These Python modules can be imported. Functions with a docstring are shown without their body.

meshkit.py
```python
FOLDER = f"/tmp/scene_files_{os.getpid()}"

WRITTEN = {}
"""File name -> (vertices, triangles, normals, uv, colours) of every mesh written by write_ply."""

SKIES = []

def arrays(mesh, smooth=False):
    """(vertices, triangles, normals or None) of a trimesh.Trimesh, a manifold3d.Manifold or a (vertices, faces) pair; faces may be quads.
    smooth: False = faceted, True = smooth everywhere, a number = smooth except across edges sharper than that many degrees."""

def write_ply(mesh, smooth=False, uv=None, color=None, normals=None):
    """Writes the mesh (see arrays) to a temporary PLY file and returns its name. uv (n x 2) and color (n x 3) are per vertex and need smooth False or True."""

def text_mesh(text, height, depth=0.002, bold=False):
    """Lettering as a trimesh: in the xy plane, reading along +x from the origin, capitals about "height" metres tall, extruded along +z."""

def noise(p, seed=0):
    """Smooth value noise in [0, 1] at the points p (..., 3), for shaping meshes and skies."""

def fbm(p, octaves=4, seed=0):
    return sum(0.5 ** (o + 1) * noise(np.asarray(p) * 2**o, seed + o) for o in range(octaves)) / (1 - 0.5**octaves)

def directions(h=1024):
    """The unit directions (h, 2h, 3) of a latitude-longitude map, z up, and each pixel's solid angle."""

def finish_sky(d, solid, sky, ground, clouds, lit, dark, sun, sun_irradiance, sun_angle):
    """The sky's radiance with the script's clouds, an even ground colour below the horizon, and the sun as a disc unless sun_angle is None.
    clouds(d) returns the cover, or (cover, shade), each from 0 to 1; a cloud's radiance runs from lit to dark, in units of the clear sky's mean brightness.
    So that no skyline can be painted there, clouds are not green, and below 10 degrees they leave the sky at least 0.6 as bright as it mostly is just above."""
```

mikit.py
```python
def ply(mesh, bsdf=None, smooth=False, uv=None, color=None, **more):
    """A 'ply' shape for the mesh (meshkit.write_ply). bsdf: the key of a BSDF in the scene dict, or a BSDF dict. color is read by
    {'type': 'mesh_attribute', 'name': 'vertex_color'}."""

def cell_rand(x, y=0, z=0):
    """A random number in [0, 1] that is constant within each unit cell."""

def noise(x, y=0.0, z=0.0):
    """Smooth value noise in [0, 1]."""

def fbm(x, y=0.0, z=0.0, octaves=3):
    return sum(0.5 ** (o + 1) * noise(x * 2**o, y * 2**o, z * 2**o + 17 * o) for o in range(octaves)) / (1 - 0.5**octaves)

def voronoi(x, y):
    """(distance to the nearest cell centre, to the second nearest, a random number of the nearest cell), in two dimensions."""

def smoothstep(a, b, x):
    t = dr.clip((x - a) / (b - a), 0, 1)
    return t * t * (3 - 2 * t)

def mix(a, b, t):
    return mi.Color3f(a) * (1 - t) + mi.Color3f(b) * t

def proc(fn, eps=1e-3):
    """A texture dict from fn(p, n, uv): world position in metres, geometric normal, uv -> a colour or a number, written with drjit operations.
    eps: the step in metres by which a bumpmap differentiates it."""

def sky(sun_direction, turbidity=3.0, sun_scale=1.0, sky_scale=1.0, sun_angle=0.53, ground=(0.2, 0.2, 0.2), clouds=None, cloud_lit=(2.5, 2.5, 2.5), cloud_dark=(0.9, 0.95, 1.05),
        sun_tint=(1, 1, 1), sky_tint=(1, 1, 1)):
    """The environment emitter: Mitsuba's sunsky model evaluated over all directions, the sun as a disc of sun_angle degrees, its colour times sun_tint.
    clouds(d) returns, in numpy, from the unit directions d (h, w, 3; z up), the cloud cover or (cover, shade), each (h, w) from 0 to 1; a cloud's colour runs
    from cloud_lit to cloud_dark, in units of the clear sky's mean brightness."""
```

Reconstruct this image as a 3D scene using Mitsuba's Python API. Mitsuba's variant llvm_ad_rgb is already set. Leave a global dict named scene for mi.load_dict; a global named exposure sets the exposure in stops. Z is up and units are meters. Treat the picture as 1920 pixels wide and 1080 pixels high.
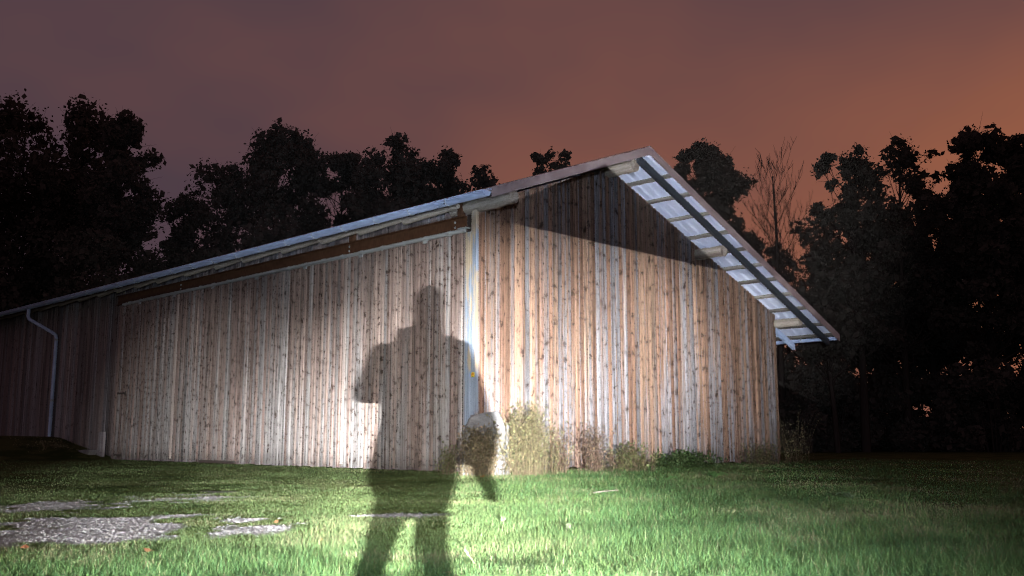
import math
import numpy as np
import drjit as dr
import trimesh
import manifold3d as m3
import mitsuba as mi
import mikit
import meshkit
from mikit import proc, noise, fbm, cell_rand, smoothstep, mix

T = mi.ScalarTransform4f
scene, labels = {}, {}

# ------------------------------------------------------------------ camera
PITCH = math.radians(8.83)
EYE = (0.0, 0.0, 0.568)
scene['camera'] = {
    'type': 'perspective', 'fov': 2 * math.degrees(math.atan(960 / 1806)), 'fov_axis': 'x',
    'near_clip': 0.05, 'far_clip': 2000.0,
    'to_world': T().look_at(origin=list(EYE), target=[0, math.cos(PITCH), EYE[2] + math.sin(PITCH)], up=[0, 0, 1])}

# ------------------------------------------------------------------ night sky: overcast, lit orange by a town away to the right
def night_clouds(d):
    az = np.degrees(np.arctan2(d[..., 0], d[..., 1]))
    el = np.degrees(np.arcsin(np.clip(d[..., 2], -1, 1)))
    q = np.stack([d[..., 0], d[..., 1], 0 * az], -1) / (d[..., 2:3] + 0.25)
    n = meshkit.fbm(q * 1.6 + 3.0, 5, 5)
    da = (az - 42 + 180) % 360 - 180
    glow = 1.05 * np.exp(-(da / 36.0) ** 2) * np.exp(-np.maximum(el - 9, 0) / 30.0)
    glow = glow + (n - 0.5) * 0.85 * (0.5 + 0.5 * np.exp(-(da / 60.0) ** 2))
    return np.ones(az.shape), np.clip(1.0 - glow, 0, 1)

SKY_SCALE = 1.22
scene['sky'] = mikit.sky((0.7, 0.6, 0.35), turbidity=3, sun_scale=0.0, sky_scale=SKY_SCALE, sun_angle=10,
                         clouds=night_clouds, cloud_lit=(4.2, 1.44, 0.74), cloud_dark=(0.95, 0.59, 0.77), ground=(0.03, 0.04, 0.02))

# ------------------------------------------------------------------ lamps: the flood lamp some way behind the camera, the head torch of the person, and added fill lights
LAMP = np.array([1.0, -10.1, 1.05])
def spot(key, o, t, inten, beam, cut):
    scene[key] = {'type': 'spot', 'to_world': T().look_at(origin=[float(v) for v in o], target=[float(v) for v in t], up=[0, 0, 1]),
                  'intensity': {'type': 'rgb', 'value': [float(v) for v in inten]}, 'beam_width': float(beam), 'cutoff_angle': float(cut)}
LC = np.array([1.0, 0.985, 0.965])
VDIR = np.array([math.cos(math.radians(45.79)), math.sin(math.radians(45.79)), 0])
# a bar of five lenses fanned over the front of the barn, each with its own aim
FAN = [((-0.75, 16.05, 1.1), 7000, 0.3, 6.6), ((-2.95, 18.1, 0.10), 7600, 0.3, 6.1), ((-6.4, 21.4, 0.25), 4300, 0.3, 6.4),
       ((1.45, 18.1, 1.95), 9200, 0.4, 6.1), ((3.9, 20.6, 2.1), 5400, 0.4, 5.8), ((-0.30, 6.4, 0.0), 9000, 0.5, 6.4), ((-2.2, 17.0, 0.8), 420, 4, 20),
       ((0.3, 10.5, 0.0), 3600, 0.5, 6.5)]
for i, (aim, inten, bw, cut) in enumerate(FAN):
    for j, off in enumerate((-0.035, 0.005, 0.040) if i in (0, 1, 5) else (-0.012,)):
        spot(f'flood_lamp_light_{i}_{j}', LAMP + VDIR * off, aim, LC * inten / (3 if i in (0, 1, 5) else 1), bw, cut)
HEADLAMP = np.array([0.145, -0.60, 1.735])
HC = np.array([0.80, 0.92, 1.15])
SIDE = np.array([0.08, -0.42, 0.66])     # added lamp out of view, its flag shaped so that it lights only the roof overhang
spot('added_side_light_0', SIDE, (4.2, 20.3, 4.9), HC * np.array([1.15, 1.0, 0.88]) * 1250, 6, 12.0)
spot('added_side_light_1', SIDE, (-3.0, 18.0, 4.6), HC * 300, 5, 15)
spot('added_fill_light_2', HEADLAMP, (-0.45, 5.0, 0.0), np.array([1.0, 0.97, 0.92]) * 42, 2, 14)  # added fill from the torch position, lifts the leg shadow on the grass
spot('head_torch_light_1', HEADLAMP, (-1.4, 16.6, 0.4), np.array([1.0, 0.95, 0.87]) * 1150, 1, 14)
spot('added_fill_light_3', HEADLAMP, (0.5, 17.0, 2.5), HC * 165, 10, 32)  # added wide ambient fill from the torch position, brightens the dark upper gable

exposure = 0.0

# ------------------------------------------------------------------ helpers
def rgb(r, g, b):
    return {'type': 'rgb', 'value': [r, g, b]}

def add(key, mesh, bsdf, label=None, category=None, group=None, kind=None, smooth=False, **kw):
    """one entry; a key that is taken gets the next three-digit number"""
    k = key
    n = 0
    while k in scene:
        n += 1
        k = f'{key}_{n:03d}'
    scene[k] = mikit.ply(mesh, bsdf, smooth=smooth, **kw)
    tag(k, label, category, group, kind)
    return k

def tag(k, label=None, category=None, group=None, kind=None):
    d = {}
    if label: d['label'] = label
    if category: d['category'] = category
    if group: d['group'] = group
    if kind: d['kind'] = kind
    if d: labels[k] = d

class MB:
    def __init__(self):
        self.v, self.f, self.uv, self.n = [], [], [], 0
    def add(self, v, f, uv=None):
        v = np.asarray(v, float).reshape(-1, 3)
        f = np.asarray(f, int)
        if f.shape[1] == 4:
            f = np.vstack([f[:, [0, 1, 2]], f[:, [0, 2, 3]]])
        self.v.append(v); self.f.append(f + self.n); self.n += len(v)
        if uv is not None: self.uv.append(uv)
    def mesh(self):
        return np.vstack(self.v), np.vstack(self.f)

def box(c, ax, ay, az):
    """box from centre and three half-axis vectors"""
    c, ax, ay, az = (np.asarray(q, float) for q in (c, ax, ay, az))
    v = np.array([c + sx * ax + sy * ay + sz * az for sx in (-1, 1) for sy in (-1, 1) for sz in (-1, 1)])
    f = np.array([[0, 1, 3, 2], [4, 6, 7, 5], [0, 4, 5, 1], [2, 3, 7, 6], [0, 2, 6, 4], [1, 5, 7, 3]])
    if np.dot(np.cross(ax, ay), az) < 0: f = f[:, ::-1]
    return v, f

def tube(points, radii, sides=10, cap=True):
    p = np.asarray(points, float)
    r = np.broadcast_to(np.asarray(radii, float), (len(p),))
    t = np.gradient(p, axis=0)
    t /= np.linalg.norm(t, axis=1, keepdims=True) + 1e-12
    ref = np.array([0, 0, 1.0]) if abs(t[:, 2]).max() < 0.9 else np.array([0.83, 0.55, 0.1])
    a = np.cross(t, ref); a /= np.linalg.norm(a, axis=1, keepdims=True) + 1e-12
    b = np.cross(t, a)
    ang = np.arange(sides) * 2 * np.pi / sides
    v = (p[:, None] + r[:, None, None] * (np.cos(ang)[None, :, None] * a[:, None] + np.sin(ang)[None, :, None] * b[:, None])).reshape(-1, 3)
    i, j = np.meshgrid(np.arange(len(p) - 1), np.arange(sides), indexing='ij')
    q = np.stack([i * sides + j, (i + 1) * sides + j, (i + 1) * sides + (j + 1) % sides, i * sides + (j + 1) % sides], -1).reshape(-1, 4)
    f = np.vstack([q[:, [0, 1, 2]], q[:, [0, 2, 3]]])
    if cap:
        n = len(v)
        v = np.vstack([v, p[:1], p[-1:]])
        k = np.arange(sides); k2 = (k + 1) % sides
        e = (len(p) - 1) * sides
        f = np.vstack([f, np.stack([k * 0 + n, k, k2], 1), np.stack([k * 0 + n + 1, e + k2, e + k], 1)])
    return v, f

# barn frame: u runs along the long side wall away from the corner, v along the gable wall, both from the near corner
YAW = math.radians(45.79)
C0 = np.array([-0.594, 15.989])
UD = np.array([-math.sin(YAW), math.cos(YAW)])
VD = np.array([math.cos(YAW), math.sin(YAW)])
U3, V3, Z3 = np.array([*UD, 0]), np.array([*VD, 0]), np.array([0, 0, 1.0])
def B(u, v, z):
    u, v, z = np.broadcast_arrays(np.asarray(u, float), np.asarray(v, float), np.asarray(z, float))
    return np.stack([C0[0] + u * UD[0] + v * VD[0], C0[1] + u * UD[1] + v * VD[1], z], -1)
def uv_of(x, y):
    dx, dy = x - C0[0], y - C0[1]
    return dx * UD[0] + dy * UD[1], dx * VD[0] + dy * VD[1]

def sstep(a, b, x):
    t = np.clip((x - a) / (b - a), 0, 1)
    return t * t * (3 - 2 * t)

def ground_z(x, y):
    x, y = np.asarray(x, float), np.asarray(y, float)
    u, v = uv_of(x, y)
    mound = 0.62 * sstep(14.3, 17.9, u) * sstep(-7.5, -1.5, v) * (1 - sstep(30, 45, u))
    p = np.stack([x * 0.45, y * 0.45, 0 * x + 2], -1)
    und = (meshkit.fbm(p, 2, 9) - 0.5) * 0.04 * sstep(2.0, 6.0, np.hypot(x, y))
    near_wall = np.minimum(np.abs(u) + (v < -0.2) * np.abs(v), 99)
    return mound + und * (0.35 + 0.65 * sstep(0, 3, np.hypot(np.minimum(u, 0), np.minimum(v, 0))))

# ------------------------------------------------------------------ materials
def board_fn(base, warm, grey, greyness, knot_r, knot_amt, width, cellh, low, tonevar=0.72, nk=2, pk=0.62):
    """weathered boards: uv.x = board number + place across, uv.y = height in metres"""
    base, warm, grey = (mi.Color3f(*c) for c in (base, warm, grey))
    def fn(p, n, uv):
        i = dr.floor(uv.x); fx = uv.x - i; z = uv.y
        r1, r2, r3 = cell_rand(i, 3, 1), cell_rand(i, 7, 2), cell_rand(i, 11, 5)
        c = mix(base, warm, smoothstep(0.25, 0.95, r1))
        blot = fbm(fx * 2.0 + i * 7.3, z * 0.7 + i * 3.1, 0.0, 3)
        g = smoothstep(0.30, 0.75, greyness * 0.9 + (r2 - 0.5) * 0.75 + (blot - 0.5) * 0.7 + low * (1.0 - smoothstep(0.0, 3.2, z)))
        c = mix(c, grey, g)
        c = c * (0.94 - 0.5 * tonevar + tonevar * r3)
        streak = fbm(fx * 9.0 + i * 13.0, z * 0.9, i, 3)
        fine = noise(fx * 34.0 + i * 5.0, z * 2.5, i)
        c = c * (0.42 + 0.82 * streak + 0.34 * fine)
        k = mi.Float(0.0)
        for s in range(nk):
            j = dr.floor(z / cellh + cell_rand(i, s, 21) * 3.0)
            zc = (j + 0.25 + 0.5 * cell_rand(i, j, 31 + s) - cell_rand(i, s, 21) * 3.0) * cellh
            xc = 0.15 + 0.7 * cell_rand(i, j, 41 + s)
            tilt = (cell_rand(i, j, 71 + s) - 0.5) * 1.6
            kq = cell_rand(i, j, 51 + s)
            rr = knot_r * (0.30 + 1.15 * kq * kq)
            has = dr.select(cell_rand(i, j, 61 + s) < pk * (0.35 + 1.2 * cell_rand(i, 5, 91)), 0.35 + 0.65 * cell_rand(i, j, 101 + s), 0.0)
            dx = (fx - xc) * width; dz = (z - zc - tilt * dx) * (0.55 + 0.7 * cell_rand(i, j, 81 + s))
            wob = 0.45 + 1.1 * noise(dx * 90.0 + i * 3.0, dz * 70.0 + j * 7.0, s + 0.5)
            d1 = dr.sqrt(dr.square(dx * 0.8) + dr.square(dz)) / rr
            ox, oz = (cell_rand(i, j, 111 + s) - 0.5) * 3.2 * rr, (cell_rand(i, j, 121 + s) - 0.5) * 2.6 * rr
            d2 = dr.sqrt(dr.square((dx - ox) * 0.8) + dr.square((dz - oz) * 1.6)) / (rr * 0.62)
            d = dr.minimum(d1, d2) * wob
            k = dr.maximum(k, has * (1.0 - smoothstep(0.45, 1.1, d)))
            halo = has * (1.0 - smoothstep(0.8, 2.6, d)) * 0.25
            k = dr.maximum(k, halo)
        c = c * (1.0 - knot_amt * k) + mi.Color3f(0.035, 0.018, 0.012) * (knot_amt * k)
        drk = smoothstep(0.56, 0.72, fbm(fx * 4.0 + i * 5.7, z * 0.45 + i * 2.0, 4.0, 3))
        c = c * (1.0 - 0.42 * drk)
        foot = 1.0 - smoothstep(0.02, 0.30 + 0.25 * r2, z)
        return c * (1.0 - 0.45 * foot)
    return fn

def wood(key, fn, rough=0.75):
    scene[key] = {'type': 'twosided', 'b': {'type': 'principled', 'base_color': proc(fn), 'roughness': rough, 'specular': 0.3}}

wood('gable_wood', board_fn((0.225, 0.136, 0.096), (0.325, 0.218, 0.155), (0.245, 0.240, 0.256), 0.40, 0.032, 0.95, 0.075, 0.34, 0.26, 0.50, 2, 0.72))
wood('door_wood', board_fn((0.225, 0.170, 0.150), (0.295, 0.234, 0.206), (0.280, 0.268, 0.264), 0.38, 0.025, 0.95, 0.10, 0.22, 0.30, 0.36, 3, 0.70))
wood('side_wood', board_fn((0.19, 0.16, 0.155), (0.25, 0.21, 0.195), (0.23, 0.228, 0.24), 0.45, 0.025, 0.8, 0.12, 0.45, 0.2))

def strip_fn(p, n, uv):
    st = fbm(uv.x * 8.0, uv.y * 1.3, 2.0, 3)
    return mix((0.33, 0.28, 0.255), (0.47, 0.41, 0.375), smoothstep(0.3, 0.7, st))
wood('strip_wood', strip_fn)

def trim_fn(p, n, uv):
    i = dr.floor(uv.x); fx = uv.x - i; z = uv.y
    a = fbm(fx * 3.0 + i * 9.0, z * 2.2, 1.0, 4)
    peel = smoothstep(0.42, 0.60, a + 0.11 * (z - 2.9))
    c = mix((0.27, 0.33, 0.42), (0.50, 0.42, 0.31), peel)
    st = fbm(fx * 14.0, z * 1.1, i, 3)
    return c * (0.65 + 0.6 * st)
wood('trim_wood', trim_fn)

def log_fn(p, n, uv):
    a = fbm(p.x * 9.0 + p.y * 9.0, p.z * 9.0, 0.0, 4)
    b = fbm(p.x * 45.0, p.y * 45.0, p.z * 70.0, 2)
    c = mix((0.20, 0.165, 0.13), (0.40, 0.36, 0.30), smoothstep(0.3, 0.7, a))
    return c * (0.6 + 0.7 * b)
wood('log_wood', log_fn, 0.85)

def batten_fn(p, n, uv):
    a = fbm(p.x * 5.0 + p.y * 5.0, p.z * 6.0, 3.0, 3)
    b = noise(p.x * 26.0, p.y * 26.0, p.z * 26.0)
    c = mix((0.13, 0.12, 0.105), (0.26, 0.25, 0.22), smoothstep(0.35, 0.65, a))
    return mix(c, (0.10, 0.12, 0.06), smoothstep(0.72, 0.85, b)) * (0.8 + 0.4 * b)
wood('batten_wood', batten_fn, 0.85)

def rust_fn(p, n, uv):
    a = fbm(p.x * 2.3 + p.y * 2.3, p.z * 5.0, 0.0, 4)
    b = noise(p.x * 40.0, p.y * 40.0, p.z * 14.0)
    return mix((0.045, 0.026, 0.020), (0.115, 0.058, 0.032), smoothstep(0.3, 0.7, a)) * (0.75 + 0.5 * b)
wood('rust_steel', rust_fn, 0.6)

def sheet_fn(p, n, uv):
    a = fbm(p.x * 1.3, p.y * 1.3, p.z * 3.0, 4)
    b = noise(p.x * 30.0, p.y * 30.0, p.z * 30.0)
    return mix((0.58, 0.66, 0.82), (0.66, 0.73, 0.87), smoothstep(0.3, 0.7, a)) * (0.96 + 0.08 * b)
wood('sheet_metal', sheet_fn, 0.5)

def zinc_fn(p, n, uv):
    a = fbm(p.x * 3.0 + p.y * 3.0, p.z * 8.0, 1.0, 4)
    return mix((0.38, 0.50, 0.72), (0.48, 0.60, 0.82), smoothstep(0.3, 0.7, a))
scene['zinc'] = {'type': 'twosided', 'b': {'type': 'principled', 'base_color': proc(zinc_fn), 'roughness': 0.55, 'specular': 0.4}}
def galv_fn(p, n, uv):
    a = fbm(p.x * 8.0 + p.y * 8.0, p.z * 12.0, 1.0, 3)
    return mix((0.24, 0.28, 0.29), (0.42, 0.46, 0.47), smoothstep(0.3, 0.7, a))
scene['galvanised'] = {'type': 'twosided', 'b': {'type': 'principled', 'base_color': proc(galv_fn), 'roughness': 0.55}}
def verge_fn(p, n, uv):
    a = fbm(p.x * 1.6 + p.y * 1.6, p.z * 4.0, 6.0, 4)
    return mix((0.25, 0.195, 0.195), (0.33, 0.27, 0.265), smoothstep(0.3, 0.7, a))
wood('verge_paint', verge_fn, 0.5)
scene['dark_steel'] = {'type': 'twosided', 'b': {'type': 'principled', 'base_color': rgb(0.035, 0.042, 0.05), 'roughness': 0.55}}
scene['dark_iron'] = {'type': 'twosided', 'b': {'type': 'principled', 'base_color': rgb(0.05, 0.04, 0.035), 'roughness': 0.6}}

def conc_fn(p, n, uv):
    a = fbm(p.x * 7.0, p.y * 7.0, p.z * 7.0, 4)
    b = noise(p.x * 90.0, p.y * 90.0, p.z * 90.0)
    moss = smoothstep(0.52, 0.7, fbm(p.x * 3.0 + 5.0, p.y * 3.0, p.z * 2.0, 3)) 
    c = mix((0.115, 0.115, 0.118), (0.175, 0.175, 0.182), smoothstep(0.3, 0.7, a)) * (0.8 + 0.4 * b)
    return mix(c, (0.11, 0.105, 0.08), 0.55 * moss)
wood('concrete', conc_fn, 0.9)

# gravel patches (world x, y, half length, half depth, turn)
PATCHES = [(-2.72, 6.5, 0.62, 0.85, 0.5), (-3.1, 5.7, 0.55, 0.6, 0.4), (-3.30, 9.0, 0.45, 1.3, -0.3), (-3.9, 8.1, 0.50, 0.5, 0.2),
           (-1.58, 6.15, 0.36, 0.46, 0.6), (-1.86, 6.85, 0.16, 0.22, 0.2), (-0.93, 7.1, 0.27, 0.26, 0.0), (-2.35, 5.75, 0.3, 0.3, 0.0)]
def patch_np(x, y):
    w = np.zeros(np.shape(x))
    nz = meshkit.fbm(np.stack([x * 2.2, y * 1.6, 0 * x], -1), 3, 3) - 0.5 + 0.5 * (meshkit.noise(np.stack([x * 7.0, y * 5.0, 0 * x + 4], -1), 8) - 0.5)
    for px, py, a, b, t in PATCHES:
        dx, dy = x - px, y - py
        ex = (dx * math.cos(t) + dy * math.sin(t)) / a; ey = (-dx * math.sin(t) + dy * math.cos(t)) / b
        w = np.maximum(w, 1.0 - sstep(0.45, 1.35, np.sqrt(ex * ex + ey * ey) + nz * 2.2))
    return w

def ground_fn(p, n, uv):
    w = uv.x
    a = fbm(p.x * 3.0, p.y * 3.0, 0.0, 4)
    b = noise(p.x * 60.0, p.y * 60.0, 0.0)
    soil = mix((0.035, 0.05, 0.018), (0.075, 0.085, 0.035), smoothstep(0.3, 0.7, a)) * (0.7 + 0.6 * b)
    grit = mix((0.15, 0.146, 0.142), (0.25, 0.245, 0.245), smoothstep(0.3, 0.7, b)) * (0.75 + 0.5 * a)
    return mix(soil, grit, smoothstep(0.2, 0.6, w + (b - 0.5) * 0.3))
scene['ground_mat'] = {'type': 'twosided', 'b': {'type': 'diffuse', 'reflectance': proc(ground_fn)}}

def vcol(key, rough=0.6, trans=0.5, spec=0.35):
    scene[key] = {'type': 'principledthin', 'base_color': {'type': 'mesh_attribute', 'name': 'vertex_color'}, 'roughness': rough, 'diff_trans': trans, 'spec_trans': 0.0}
vcol('grass_mat', 0.5, 0.7)
vcol('weed_mat', 0.7, 0.5)
scene['vcol_solid'] = {'type': 'twosided', 'b': {'type': 'diffuse', 'reflectance': {'type': 'mesh_attribute', 'name': 'vertex_color'}}}
for i, c in enumerate(((0.110, 0.104, 0.088), (0.090, 0.086, 0.072), (0.08, 0.075, 0.06))):
    scene[f'leaf_mat_{i}'] = {'type': 'principledthin', 'base_color': rgb(*c), 'roughness': 0.6, 'diff_trans': 0.5, 'spec_trans': 0.0}
scene['bark'] = {'type': 'twosided', 'b': {'type': 'diffuse', 'reflectance': rgb(0.055, 0.048, 0.042)}}

# ------------------------------------------------------------------ ground sheet
def build_ground():
    r = np.concatenate([[0.0], np.geomspace(0.6, 26, 210), np.geomspace(27, 600, 24)])
    na = 480
    a = np.arange(na) * 2 * np.pi / na
    x = r[:, None] * np.sin(a)[None]; y = r[:, None] * np.cos(a)[None]
    z = ground_z(x, y) * 1.0
    w = patch_np(x, y)
    v = np.stack([x, y, z], -1).reshape(-1, 3)
    i, j = np.meshgrid(np.arange(len(r) - 1), np.arange(na), indexing='ij')
    q = np.stack([i * na + j, i * na + (j + 1) % na, (i + 1) * na + (j + 1) % na, (i + 1) * na + j], -1).reshape(-1, 4)[:, ::-1]
    f = np.vstack([q[:, [0, 1, 2]], q[:, [0, 2, 3]]])
    uv = np.stack([w.reshape(-1), w.reshape(-1) * 0], -1)
    scene['ground'] = mikit.ply((v, f), 'ground_mat', smooth=True, uv=uv)
    tag('ground', 'uneven grassy ground in front of the barn', kind='structure')
build_ground()

# ------------------------------------------------------------------ grass
rng = np.random.default_rng(11)
def blades(x, y, h, w, col, bend, seg, rg):
    n = len(x)
    z0 = ground_z(x, y) - 0.005
    a = rg.uniform(0, 2 * np.pi, n); fa = rg.uniform(0, 2 * np.pi, n)
    dx, dy = np.cos(a), np.sin(a)
    fx, fy = np.cos(fa), np.sin(fa)
    P = []
    ts = np.linspace(0, 1, seg + 1)
    for t in ts:
        b = bend * h * t ** 2
        cx = x + dx * b; cy = y + dy * b; cz = z0 + h * t * np.sqrt(np.maximum(1 - (bend * t) ** 2 * 0.5, 0.2))
        ww = w * (1 - t ** 1.6) * 0.5
        if t < 1:
            P.append(np.stack([cx - fx * ww, cy - fy * ww, cz], -1)); P.append(np.stack([cx + fx * ww, cy + fy * ww, cz], -1))
        else:
            P.append(np.stack([cx, cy, cz], -1))
    V = np.stack(P, 1)
    m = V.shape[1]
    F = []
    for s in range(seg - 1):
        o = 2 * s
        F += [[o, o + 1, o + 3], [o, o + 3, o + 2]]
    o = 2 * (seg - 1)
    F.append([o, o + 1, o + 2])
    F = (np.array(F)[None] + (np.arange(n) * m)[:, None, None]).reshape(-1, 3)
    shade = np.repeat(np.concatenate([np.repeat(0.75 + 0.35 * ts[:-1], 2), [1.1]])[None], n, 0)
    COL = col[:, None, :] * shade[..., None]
    return V.reshape(-1, 3), F, COL.reshape(-1, 3)

def grass_colors(n, x, y, rg):
    t = meshkit.fbm(np.stack([x * 0.8, y * 0.8, 0 * x + 7], -1), 3, 21)
    r = rg.random(n)
    a = np.array([0.088, 0.170, 0.060]); b = np.array([0.165, 0.260, 0.090]); c = np.array([0.30, 0.28, 0.17]); d = np.array([0.078, 0.172, 0.074])
    k = np.clip(0.5 + (t - 0.5) * 1.8 + (r - 0.5) * 0.8, 0, 1)[:, None]
    col = a * (1 - k) + b * k
    col = np.where((rg.random(n) < 0.25)[:, None], d, col)
    pt = meshkit.fbm(np.stack([x * 1.9, y * 1.5, 0 * x + 31], -1), 3, 33)
    dry = rg.random(n) < (0.06 + 0.30 * sstep(0.52, 0.75, t) + 0.35 * sstep(0.56, 0.72, pt))
    col = np.where(dry[:, None], c, col)
    return col * rg.uniform(0.6, 1.35, (n, 1)) * (0.72 + 0.56 * pt[:, None])

def build_grass():
    N = 520000
    rr = np.exp(rng.uniform(math.log(2.7), math.log(27), N))
    az = rng.uniform(-0.60, 0.60, N)
    x, y = rr * np.sin(az), rr * np.cos(az)
    u, v = uv_of(x, y)
    inside = ((u > -0.03) & (v > -0.02)) | ((u > 0.1) & (u < 13.6) & (v > -0.2))
    path = (u > 13.3) & (u < 18.2) & (v > -0.9)
    w = patch_np(x, y)
    clump = meshkit.noise(np.stack([x * 6, y * 6, 0 * x], -1), 4)
    # the mown, trodden yard on the left is short and thin, the right and the near edge are long
    trod = sstep(0.9, -0.6, x + 0.10 * (y - 6)) * sstep(3.9, 5.6, y + 0.10 * x)
    keep = (~inside) & (rng.random(N) > w * 0.88) & ~(path & (rng.random(N) < 0.8)) & (rng.random(N) > 0.25 * trod * (clump < 0.35))
    x, y, rr, trod, clump, w = (q[keep] for q in (x, y, rr, trod, clump, w))
    n = len(x)
    tall = meshkit.fbm(np.stack([x * 1.1, y * 1.1, 0 * x + 1], -1), 3, 2)
    h = (0.030 + 0.030 * sstep(0.4, 0.75, tall) + 0.016 * clump) * rng.uniform(0.55, 1.35, n)
    h *= 1 - 0.55 * trod
    h *= 1 + 0.35 * (1 - trod) * sstep(5.5, 3.4, y)
    h *= 1 - 0.75 * np.clip(w * 1.6, 0, 1)
    u, v = uv_of(x, y)
    dw = np.where(u < 0, np.hypot(np.minimum(u, 0), np.minimum(v, 0)), np.maximum(-v - 0.15, 0))
    h *= 1 + 1.3 * np.exp(-np.abs(dw) / 0.22) * sstep(0.35, 0.7, meshkit.noise(np.stack([x * 2.2, y * 2.2, 0 * x + 9], -1), 14))
    wd = (0.0017 + 0.00031 * rr) * rng.uniform(0.7, 1.3, n)
    col = grass_colors(n, x, y, rng)
    yel = np.array([0.165, 0.205, 0.092])
    col = col * (1 - 0.45 * trod[:, None]) + yel * 0.45 * trod[:, None] * rng.uniform(0.6, 1.3, (n, 1))
    bend = np.clip(rng.normal(0.55, 0.35, n), 0.05, 1.25)
    Vs, Fs, Cs, o = [], [], [], 0
    for sel, seg in ((rr < 4.6, 3), ((rr >= 4.6) & (rr < 11), 2), (rr >= 11, 1)):
        V, F, Cc = blades(x[sel], y[sel], h[sel], wd[sel], col[sel], bend[sel], seg, rng)
        Vs.append(V); Fs.append(F + o); Cs.append(Cc); o += len(V)
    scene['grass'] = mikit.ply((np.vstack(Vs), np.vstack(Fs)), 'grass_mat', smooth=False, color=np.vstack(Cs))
    tag('grass', 'green lawn of uneven short and tufted grass in front of the barn', 'grass', kind='stuff')
build_grass()

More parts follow.
